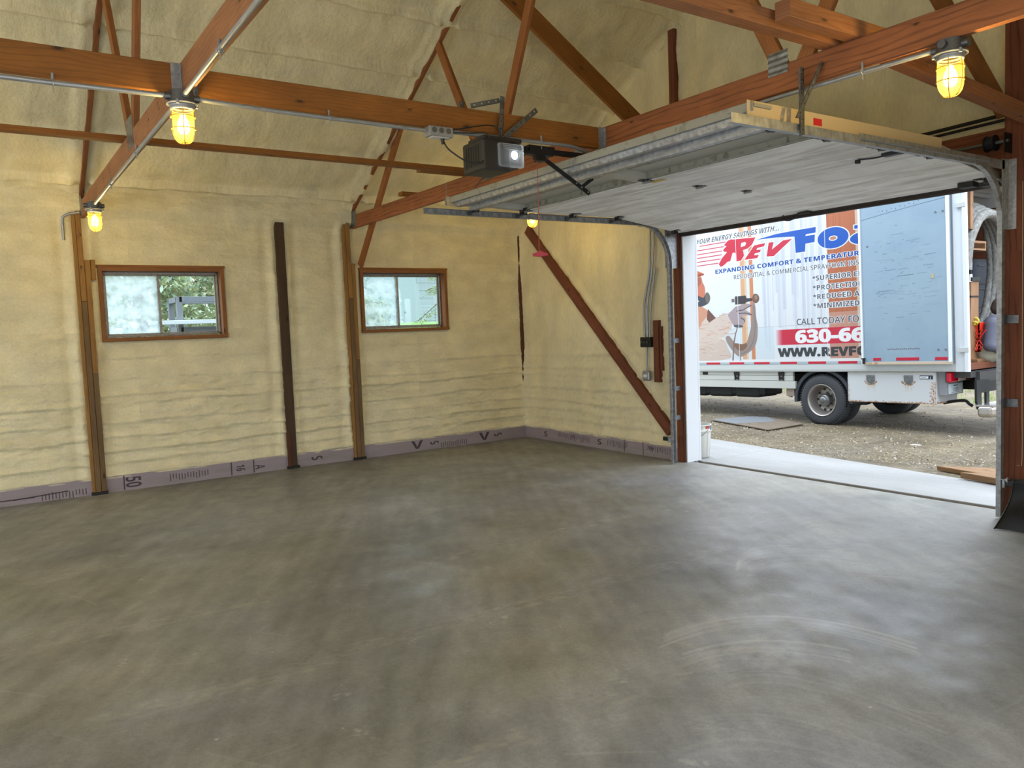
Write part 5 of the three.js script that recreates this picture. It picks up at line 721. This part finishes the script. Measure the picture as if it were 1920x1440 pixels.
// ---- things in the open back of the truck
{
  const tw = wood('#b98a62', woodA);
  { const t = thing('wooden_stand', 'pale upright timber stand with a yellow rope knot at the truck doorway', 'stand', TO(1.80, .877, -.36)); mesh('post_board', box(-.02, .0, -.16, .02, 1.02, .04), tw, t); mesh('foot_board', box(-.2, 0, -.16, .1, .04, .04), tw, t); mesh('clamp', [box(-.03, .82, -.17, .03, .84, .05), box(-.04, 1.02, -.16, .04, 1.07, .05)], M.darkSteel, t); mesh('rope_knot', [new THREE.TorusGeometry(.035, .012, 8, 20).translate(.03, .52, -.06), new THREE.TorusGeometry(.03, .01, 8, 20).rotateX(.8).translate(.035, .49, -.03)], std({ color: '#d6c23c', roughness: .7 }), t); mesh('white_cap', cyl(.03, .03, .1, -.0, 1.06, .03), M.white, t); }
  { const t = thing('header_board', 'short light board fixed upright at the head of the truck doorway', 'board', TO(1.84, 2.55, -.30)); mesh('board', box(-.02, 0, -.07, .02, .62, .0), tw, t); mesh('batten', box(-.2, .05, -.05, -.02, .12, .0), tw, t); }
  { const t = thing('wooden_tray', 'open wooden tray on the rack inside the truck', 'tray', TO(1.66, 2.28, -.50)); mesh('side', [box(-.2, 0, -.19, .2, .13, -.17), box(-.2, 0, .17, .2, .13, .19)], tw, t); mesh('end', [box(.18, 0, -.17, .2, .035, .17), box(.18, .10, -.17, .2, .13, .17), box(-.2, 0, -.17, -.18, .13, .17)], tw, t); mesh('bottom', box(-.2, 0, -.19, .2, .012, .19), M.dark, t); }
  { const t = thing('tool_cabinet', 'dark grey cabinet under the wooden tray inside the truck', 'cabinet', TO(1.22, .885, -1.42)); mesh('cabinet_body', new RoundedBoxGeometry(.4, 1.36, .5, 2, .02).translate(0, .68, 0), std({ color: '#2e343c', roughness: .5 }), t); mesh('drawer', [0, 1, 2, 3].map((k) => box(.2, .06 + k * .32, -.22, .206, .36 + k * .32, .22)), std({ color: '#3c444e', roughness: .45 }), t); mesh('drawer_pull', [0, 1, 2, 3].map((k) => box(.206, .30 + k * .32, -.1, .218, .315 + k * .32, .1)), M.steel, t); }
  // the insulated spray hose, hung in long loops
  const pts = [], c0 = TO(1.66, 2.02, -.80); for (let i = 0; i <= 150; i++) { const a = 1.9 - i / 150 * Math.PI * 2 * 4.3, k = i / 150; pts.push([c0[0] - .1 + .26 * k + .02 * ns(i * .3, 2), c0[1] + .05 + (.84 - .1 * k + .03 * ns(i * .25, 5)) * Math.sin(a) - .04 * k, c0[2] - .05 + (.57 + .02 * ns(i * .3, 8)) * Math.cos(a) * (.92 + .1 * k)]); }
  const hg = tube(pts, .062, 420, 12); { const p = hg.attributes.position, n = hg.attributes.normal; for (let i = 0; i < p.count; i++) { const k = .007 * ns(p.getX(i) * 26, p.getY(i) * 26, p.getZ(i) * 26) + .004 * ns(p.getX(i) * 60, p.getY(i) * 60, p.getZ(i) * 60); p.setXYZ(i, p.getX(i) + n.getX(i) * k, p.getY(i) + n.getY(i) * k, p.getZ(i) + n.getZ(i) * k); } hg.computeVertexNormals(); }
  const h = thing('spray_hose', 'long grey-white insulated hose hanging in loops in the back of the truck', 'hose'); mesh('hose_run', hg, std({ color: '#a9a9a4', roughness: .85, map: dataTex(256, 256, (x, y) => { const k = 200 + 40 * fbm(x / 20, y / 40, 3, 3); return [k, k, k]; }, true, 30, 2) }), h); mesh('hook', [box(c0[0] - .2, c0[1] + .80, c0[2] - .62, c0[0] + .1, c0[1] + .83, c0[2] - .1)], M.darkSteel, h);
  { const t = thing('milk_crate', 'bright orange-red plastic crate standing on the truck floor behind the person', 'crate', TO(1.70, 1.005, -.60)); const cm = std({ color: '#e2331f', roughness: .45 }), s = []; const wall = (rot) => { const g = []; g.push(box(-.17, 0, .155, .17, .04, .17), box(-.17, .27, .155, .17, .37, .17)); for (let k = -4; k <= 4; k++) { g.push(timber([k * .04 - .09, .03, .163], [k * .04 + .09, .28, .163], .006, .012), timber([k * .04 + .09, .03, .163], [k * .04 - .09, .28, .163], .006, .012)); } g.push(box(-.17, 0, .15, -.15, .3, .17), box(.15, 0, .15, .17, .3, .17)); return g.map((q) => q.rotateY(rot)); }; for (const r of [0, 1, 2, 3]) mesh('lattice_side', wall(r * Math.PI / 2), cm, t); mesh('base', box(-.17, 0, -.17, .17, .015, .17), cm, t); }
  { const t = thing('white_pail', 'white plastic pail lying flat under the orange crate', 'pail', TO(1.70, .885, -.60)); mesh('pail_body', lathe([[.001, 0], [.15, 0], [.16, .1], [.164, .1]], 24), M.white, t); mesh('lid', lathe([[.168, .1], [.168, .115], [.001, .118]], 24), M.white, t); }
}
// ---- the person sitting on the tail of the truck
function blob(bones, cell, kk, lo, hi, color) { // smooth union of tapered capsules, meshed; bones: [a, b, ra, rb, colourIndex]
  const size = Math.max(hi[0] - lo[0], hi[1] - lo[1], hi[2] - lo[2]), res = Math.ceil(size / cell) + 4, half = size / 2 + 2 * cell, ctr = lo.map((v, i) => (v + hi[i]) / 2), mc = new MarchingCubes(res, new THREE.MeshStandardMaterial(), false, false, 400000); mc.isolation = 0;
  const dist = (px, py, pz, [a, b, ra, rb]) => { const dx = b[0] - a[0], dy = b[1] - a[1], dz = b[2] - a[2], t = clamp01(((px - a[0]) * dx + (py - a[1]) * dy + (pz - a[2]) * dz) / (dx * dx + dy * dy + dz * dz + 1e-9)); return Math.hypot(px - a[0] - dx * t, py - a[1] - dy * t, pz - a[2] - dz * t) - ra - (rb - ra) * t; };
  for (let z = 0; z < res; z++) for (let y = 0; y < res; y++) for (let x = 0; x < res; x++) { const P = [x, y, z].map((v, i) => ctr[i] + (v - res / 2) / (res / 2) * half); let s = 0; for (const b of bones) s += Math.exp(-dist(P[0], P[1], P[2], b) / kk); mc.field[z * res * res + y * res + x] = s > 0 ? kk * Math.log(s) : -1; }
  mc.update(); const n = mc.count, g = new THREE.BufferGeometry(), p = new Float32Array(n * 3), c = new Float32Array(n * 3), nn = new Float32Array(n * 3);
  for (let i = 0; i < n; i++) { const q = [0, 1, 2].map((k) => ctr[k] + mc.positionArray[i * 3 + k] * half); p.set(q, i * 3); nn.set([0, 1, 2].map((k) => mc.normalArray[i * 3 + k]), i * 3); let best = 1e9, w = bones[0]; for (const b of bones) { const d = dist(q[0], q[1], q[2], b); if (d < best) { best = d; w = b; } } c.set(color[w[4]], i * 3); }
  g.setAttribute('position', new THREE.BufferAttribute(p, 3)); g.setAttribute('normal', new THREE.BufferAttribute(nn, 3)); g.setAttribute('color', new THREE.BufferAttribute(c, 3)); return g;
}
{
  const o = TO(1.86, .875, -.67), t = thing('person', 'person in a grey-blue hooded jacket sitting on the tail of the truck', 'person', o); t.rotation.y = .25;
  // local: x forward (out of the truck), y up from the deck, z to the person's left (towards the garage)
  const J = [.085, .09, .125], P = [.40, .41, .33], S = [.55, .33, .25], B = [.05, .05, .06];
  const bones = [[[0, .10, 0], [.02, .30, 0], .15, .155, 0], [[.02, .28, 0], [.08, .44, -.05], .16, .15, 0], [[.07, .43, -.20], [.07, .47, .10], .08, .08, 0], [[.0, .10, -.07], [.0, .10, .07], .12, .12, 1],
    [[.07, .45, .13], [.06, .20, .235], .075, .064, 0], [[.06, .20, .235], [.27, .10, .16], .054, .042, 0], [[.07, .42, -.22], [.08, .20, -.235], .068, .056, 0], [[.08, .20, -.235], [.28, .10, -.14], .054, .042, 0],
    [[.02, .09, .09], [.42, .10, .12], .092, .07, 1], [[.42, .10, .12], [.40, -.32, .12], .068, .05, 1], [[.02, .09, -.09], [.42, .10, -.12], .092, .07, 1], [[.42, .10, -.12], [.40, -.32, -.12], .068, .05, 1],
    [[.40, -.36, .12], [.42, -.40, .12], .05, .048, 3], [[.41, -.41, .12], [.56, -.43, .13], .046, .036, 3], [[.40, -.36, -.12], [.42, -.40, -.12], .05, .048, 3], [[.41, -.41, -.12], [.56, -.43, -.13], .046, .036, 3],
    [[.09, .49, -.11], [.12, .56, -.18], .055, .052, 2], [[.06, .49, -.17], [.06, .50, -.05], .07, .07, 0]];
  const body = blob(bones, .015, .012, [-.2, -.5, -.32], [.6, .68, .32], [J, P, S, B]);
  // head with face, and hands, on finer grids
  const head = blob([[[.13, .665, 0], [.125, .70, 0], .088, .092, 2], [[.16, .61, 0], [.175, .60, 0], .058, .045, 2], [[.212, .655, 0], [.232, .635, 0], .011, .015, 2], [[.20, .605, -.018], [.20, .605, .018], .014, .014, 4], [[.20, .678, -.032], [.204, .678, -.03], .010, .010, 5], [[.20, .678, .032], [.204, .678, .03], .010, .010, 5], [[.12, .655, -.095], [.115, .63, -.09], .016, .012, 2], [[.12, .655, .095], [.115, .63, .09], .016, .012, 2], [[.10, .73, 0], [.08, .68, 0], .088, .086, 6]], .005, .006, [-.02, .53, -.12], [.26, .83, .12], [J, P, S, B, [.42, .18, .15], [.04, .03, .03], [.06, .04, .03]]);
  head.translate(.0, -.01, -.19);
  const hand = (s) => { const w = [.27, .10, s * .15], b = [[[.28, .095, s * .15], [.335, .085, s * .135], .027, .03, 2]]; for (let k = 0; k < 4; k++) { const z0 = s * (.158 - k * .02), l = [.9, 1, .95, .75][k]; b.push([[.345, .085, z0], [.345 + .035 * l, .068, z0], .0095, .009, 2], [[.345 + .035 * l, .068, z0], [.345 + .042 * l, .038, z0], .009, .0085, 2], [[.345 + .042 * l, .038, z0], [.345 + .025 * l, .018, z0], .0085, .007, 2]); } b.push([[.30, .088, s * .115], [.335, .075, s * .095], .012, .0105, 2], [[.335, .075, s * .095], [.36, .06, s * .098], .0105, .008, 2]); return blob(b, .004, .004, [.24, 0, s > 0 ? .07 : -.19], [.41, .13, s > 0 ? .19 : -.07], [J, P, S]); };
  const g = mergeGeometries([body, head, hand(1), hand(-1)]); const m = shadow(new THREE.Mesh(g, std({ vertexColors: true, roughness: .85 }))); m.name = 'body'; t.add(m);
  mesh('hood', lathe([[.07, 0], [.1, .02], [.105, .06], [.085, .08], [.07, .07], [.075, .03]], 24).rotateZ(.5).translate(.05, .47, -.12), std({ color: '#4d505c', roughness: .9 }), t);
}
// ---- lying about in the yard
{
  const plyT = wood('#8f7f6c', woodC, .9);
  const g = extrude([[.70, -3.06], [2.07, -2.67], [2.07, -3.475], [1.17, -3.846], [.86, -3.7]].map(([x, z]) => [x, -z]), .014, .002).rotateX(-Math.PI / 2).translate(0, -.022, 0); const t = thing('plywood_sheet', 'weathered plywood sheet lying on the gravel before the truck wheel, grey at its left end', 'plywood'); mesh('sheet', g, plyT, t);
  mesh('grey_end', extrude([[.72, -3.06], [1.30, -2.895], [1.62, -3.45], [1.17, -3.835], [.87, -3.69]].map(([x, z]) => [x, -z]), .002).rotateX(-Math.PI / 2).translate(0, -.0079, 0), std({ color: '#6f7378', roughness: .8 }), t, 'grey painted end of the sheet');
  const wb = wood('#a9825c', woodC, .85);
  const pb = (pts, y, h, l) => tag(mesh('plank_board', extrude(pts.map(([x, z]) => [x, -z]), h, .004).rotateX(-Math.PI / 2).translate(0, y, 0), wb), l, 'board', 'boards lying at the edge of the slab');
  pb([[5.06, -1.42], [5.62, -1.30], [8.2, -2.0], [8.2, -2.32], [6.9, -2.5]], -.03, .045, 'broad weathered board sheet lying on the gravel at the slab edge, the farther of two');
  pb([[5.47, -1.04], [6.3, -.86], [8.6, -1.45], [8.6, -1.85], [5.85, -1.24]], .003, .055, 'thick weathered board lying on the edge of the slab, the nearer of two');
  const b = thing('plaster_bucket', 'pale plastic bucket with a smeared label behind the white door jamb', 'bucket', [2.90, .0, -.36]); mesh('bucket_body', lathe([[.001, 0], [.125, 0], [.145, .29], [.155, .29], [.155, .305], [.146, .32], [.146, .355], [.152, .358], [.152, .37], [.138, .37], [.118, .02], [.001, .02]], 36), std({ color: '#d9d9d4', roughness: .5, map: canvasTex(512, 256, (c) => { const r = mulberry(8); c.fillStyle = '#f3f2ee'; c.fillRect(0, 0, 512, 256); for (let i = 0; i < 120; i++) { c.fillStyle = `rgba(${r() < .5 ? '206,196,176' : '178,176,172'},${.1 + r() * .4})`; c.beginPath(); c.ellipse(r() * 512, r() * 256, 4 + r() * 30, 3 + r() * 24, 0, 0, 7); c.fill(); } c.fillStyle = '#b9433c'; for (let k = 0; k < 5; k++) c.fillRect(10 + k * 100, 90, 40, 46); c.fillStyle = '#4a6a9c'; for (let k = 0; k < 5; k++) c.fillRect(52 + k * 100, 100, 22, 60); }) }), b); mesh('bail', tube([[-.155, .32, 0], [-.14, .26, .09], [0, .2, .165], [.14, .26, .09], [.155, .32, 0]], .003, 20, 5), M.steel, b);
  tag(mesh('paper_scrap', extrude([[0, 0], [.09, .01], [.12, .05], [.06, .08], [.01, .05]], .004).rotateX(-Math.PI / 2).translate(4.05, -.033, -2.75), std({ color: '#f0f0ec', roughness: .8 })), 'scrap of white paper lying on the gravel behind the truck', 'paper');
}

// ================================================================ BEYOND THE WINDOWS
function tree(pos, h, R, n, cols, label, seed, base = .18) {
  const t = thing('tree', label, 'tree', pos), r = mulberry(seed), br = [];
  mesh('trunk', (() => { const g = tube([[0, -.2, 0], [.05, h * .4, .03], [0, h * .92, 0]], 1, 20, 8); const p = g.attributes.position; for (let i = 0; i < p.count; i++) { const y = p.getY(i), k = .16 * (1 - clamp01(y / h)) + .02; const cx = .05 * Math.sin(clamp01(y / h) * 3.14), dx = p.getX(i) - cx, dz = p.getZ(i); p.setXYZ(i, cx + dx * k, y, dz * k); } g.computeVertexNormals(); return g; })(), std({ color: '#5c4c3e', roughness: .95 }), t);
  const leaf = new THREE.BufferGeometry(); leaf.setAttribute('position', new THREE.Float32BufferAttribute([0, 0, 0, .5, .02, .28, .5, .05, 0, .5, .02, -.28, 1, -.06, 0], 3)); leaf.setIndex([0, 1, 2, 0, 2, 3, 1, 4, 2, 2, 4, 3]); leaf.computeVertexNormals(); leaf.setAttribute('uv', new THREE.Float32BufferAttribute([0, 0, .5, .5, .5, .5, .5, .5, 1, 1], 2));
  const im = new THREE.InstancedMesh(leaf, new THREE.MeshPhysicalMaterial({ color: '#fff', roughness: .8, transmission: .35, thickness: 0, side: THREE.DoubleSide }), n), m = new THREE.Matrix4(), c = new THREE.Color(), tips = [];
  for (let k = 0; k < 46; k++) { const y = h * (base + (.97 - base) * Math.pow(r(), .9)), w = R * (1 - .82 * (y / h) ** 1.5) * (.65 + .4 * r()), a = r() * 6.283; tips.push([y, w, a]); br.push(tube([[0, y * .96, 0], [w * .55 * Math.cos(a), y * .99, w * .55 * Math.sin(a)], [w * Math.cos(a), y - .12 * w, w * Math.sin(a)]], (.006 + .006 * r()), 6, 4)); }
  mesh('branch', br, std({ color: '#54473b', roughness: .95 }), t);
  for (let i = 0; i < n; i++) { const [y, w, a] = tips[Math.floor(r() * tips.length)], f = .25 + .8 * Math.sqrt(r()), s = .05 + r() * .07, j = .16 + .12 * f; m.makeRotationFromEuler(new THREE.Euler(r() * 6, r() * 6, r() * 6)).scale(V3(s * 1.3, s, s)).setPosition(w * f * Math.cos(a) + (r() - .5) * j * 2, y - .1 * w * f * f + (r() - .5) * j * 1.6, w * f * Math.sin(a) + (r() - .5) * j * 2); im.setMatrixAt(i, m); const q = cols[Math.floor(r() * cols.length)], b = .75 + r() * .5; im.setColorAt(i, c.setRGB(q[0] * b, q[1] * b, q[2] * b)); }
  im.name = 'foliage'; im.userData.kind = 'stuff'; t.add(shadow(im)); return t;
}
const spruce = [[.38, .52, .46], [.48, .6, .52], [.3, .44, .38], [.56, .66, .6]], mixed = [[.44, .52, .28], [.54, .56, .3], [.38, .5, .36], [.54, .63, .54], [.58, .54, .32]];
tree([-5.0, .2, 4.1], 5.6, 1.7, 17000, mixed, 'pale green bushy tree filling the view through the first window', 101); tree([-5.6, .2, 2.2], 5.2, 1.6, 15000, mixed, 'yellow-green tree behind the grey rack outside the first window', 102);
tree([-9.4, .6, -1.3], 5.0, 1.25, 9000, spruce, 'blue-green spruce behind the clouded pane of the second window', 103); tree([-8.6, .6, .4], 5.0, 1.6, 6000, spruce, 'soft grey-green tree between the two window views', 104);
tree([-8.4, .4, 3.2], 6.2, 2.2, 12000, mixed, 'tall tree filling the gap behind the grey rack outside the first window', 105); tree([-9.0, .5, 5.2], 6, 2, 7000, spruce, 'tall grey-green tree farthest left beyond the first window', 106);
{ // overhanging bough across the right pane of the second window
  const t = thing('tree', 'bare-stemmed tree whose boughs droop across the clear pane of the second window', 'tree', [-8.6, .25, -5.25]), r = mulberry(55), bs = []; mesh('trunk', tube([[0, -.3, 0], [.1, 1.5, .1], [0, 3.6, .2], [.1, 5, 0]], .14, 16, 8), std({ color: '#4d4238', roughness: .95 }), t);
  const leaf = new THREE.ConeGeometry(.012, .07, 4), im = new THREE.InstancedMesh(leaf, std({ color: '#fff', roughness: .8 }), 5200), m = new THREE.Matrix4(), c = new THREE.Color(); let n = 0;
  for (let k = 0; k < 16; k++) { const y0 = 2.2 + r() * 1.7, a = [0, y0, .1], b = [.4 + r() * .7, y0 - .1 - r() * .25, 1.0 + r() * .6], e = [.8 + r() * 1.1, y0 - .5 - r() * .8, 1.9 + r() * 1.3]; bs.push(tube([a, b, e], .006 + .006 * r(), 10, 5)); for (let i = 0; i < 325; i++) { const f = .25 + .75 * r(), q = [0, 1, 2].map((d) => (1 - f) * (1 - f) * a[d] + 2 * f * (1 - f) * b[d] + f * f * e[d]); m.makeRotationFromEuler(new THREE.Euler(r() * 6, r() * 6, r() * 6)).setPosition(q[0] + (r() - .5) * .2, q[1] - r() * .16, q[2] + (r() - .5) * .2); im.setMatrixAt(n++, m); const g = r(); im.setColorAt(n - 1, c.setRGB(.2 + .2 * g, .27 + .2 * g, .1 + .1 * g)); } }
  mesh('branch', bs, std({ color: '#4a4038', roughness: .95 }), t); im.name = 'foliage'; im.userData.kind = 'stuff'; t.add(shadow(im));
}
{ // grassy bank and the neighbour's house
  const f = (x, z) => { const k = smooth(-8, -15, x); return [x, GY + .01 + 1.86 * k + .12 * ns(x * .3, z * .3), z]; };
  const lawn = patch(lines(-40, -7, .8), lines(-34, 20, .9), f, null, true); structMesh('lawn', lawn, std({ color: '#7cab5a', roughness: .9, map: dataTex(256, 256, (x, y) => { const k = 205 + 40 * fbm(x / 12, y / 12, 2, 3) + 18 * ns(x / 2, y / 2); return [k, k, k * .95]; }, true, .5, .5) }));
  const h = thing('neighbour_house', 'white clapboard house with a railed porch seen through the second window', 'house', [-21, 1.80, -11.2]); h.rotation.y = .25; const wh = std({ color: '#939ba2', roughness: .6 }), gy = std({ color: '#b9c0c4', roughness: .7 });
  for (let k = 0; k < 22; k++) mesh('clapboard', box(-.03 + (k % 2) * .014, -.3 + k * .16, -4, .02 + (k % 2) * .014, -.3 + k * .16 + .168, 2.2), wh, h);
  mesh('wall', box(-5, -.3, -4, -.04, 3.3, 2.2), wh, h); mesh('roof', extrude([[-5.4, 3.2], [.9, 3.2], [-2.2, 5.4]], 6.8).translate(0, 0, -4.3), std({ color: '#6c7074', roughness: .8 }), h);
  for (const z of [-2.6, -.4]) { const w = mesh('window', box(.02, .9, z, .05, 2.2, z + .9), std({ color: '#5c6770', roughness: .2 }), h); w.add(Object.assign(shadow(new THREE.Mesh(merge([box(.05, .85, z - .06, .07, .92, z + .96), box(.05, 2.18, z - .06, .07, 2.26, z + .96), box(.05, 1.5, z, .07, 1.55, z + .9), box(.05, .9, z - .06, .07, 2.2, z), box(.05, .9, z + .9, .07, 2.2, z + .96)]), M.white)), { name: 'window_frame' })); }
  const fe = thing('porch_fence', 'white slatted fence before the neighbour house', 'fence', [-17.5, 1.80, -8.9]); fe.rotation.y = .25; for (let k = 0; k < 6; k++) mesh('rail_board', box(-.02, .02 + k * .12, -1.1, .02, .11 + k * .12, 1.6), wh, fe); for (const z of [-1.15, -.2, .7, 1.6]) mesh('post', box(-.05, -.3, z, .05, 1.5, z + .09), wh, fe); for (let k = 0; k < 8; k++) mesh('picket', box(-.015, 0, -3.0 + k * .23, .015, 1.05, -2.9 + k * .23), gy, fe);
}
{ // steel rack with a long white beam, outside the first window
  const t = thing('steel_rack', 'grey square-tube steel rack standing outside the first window', 'rack', [-2.6, 0, 3.45]), m = std({ color: '#7d8088', metalness: .3, roughness: .5 }), b = .075, Z = [-.9, .55], X = [-.55, .0];
  for (const x of X) for (const z of Z) mesh('post', box(x - b / 2, GY, z - b / 2, x + b / 2, 2.16, z + b / 2), m, t);
  for (const x of X) for (const y of [2.12, 1.70, .5]) mesh('rail', box(x - b / 2, y - b / 2, Z[0], x + b / 2, y + b / 2, Z[1]), m, t); for (const z of Z) for (const y of [2.12, 1.70]) mesh('rail', box(X[0], y - b / 2, z - b / 2, X[1], y + b / 2, z + b / 2), m, t); mesh('basket', Array.from({ length: 12 }, (_, k) => box(.0, 1.4, .52 - k * .02 + .14, .01, 1.66, .526 - k * .02 + .14)), m, t);
  tag(mesh('white_beam', [box(-2.56, 1.775, 2.2, -2.44, 1.83, 4.42)], M.white), 'long white beam laid through the grey rack', 'beam');
}
for (const [x, z, s] of [[-4, 5.2, 1], [-3.8, 2.4, .9], [-6.5, -.5, 1.1]]) tree([x, -.1, z], 2.2 * s, 1.0 * s, 2600, [[.3, .4, .18], [.42, .46, .2], [.25, .33, .16]], z > 5 ? 'low green shrub at the left outside the first window' : z > 0 ? 'low green shrub below the white beam' : 'low green shrub outside the second window', 200 + z * 10, .05);

renderer.render(scene, camera);
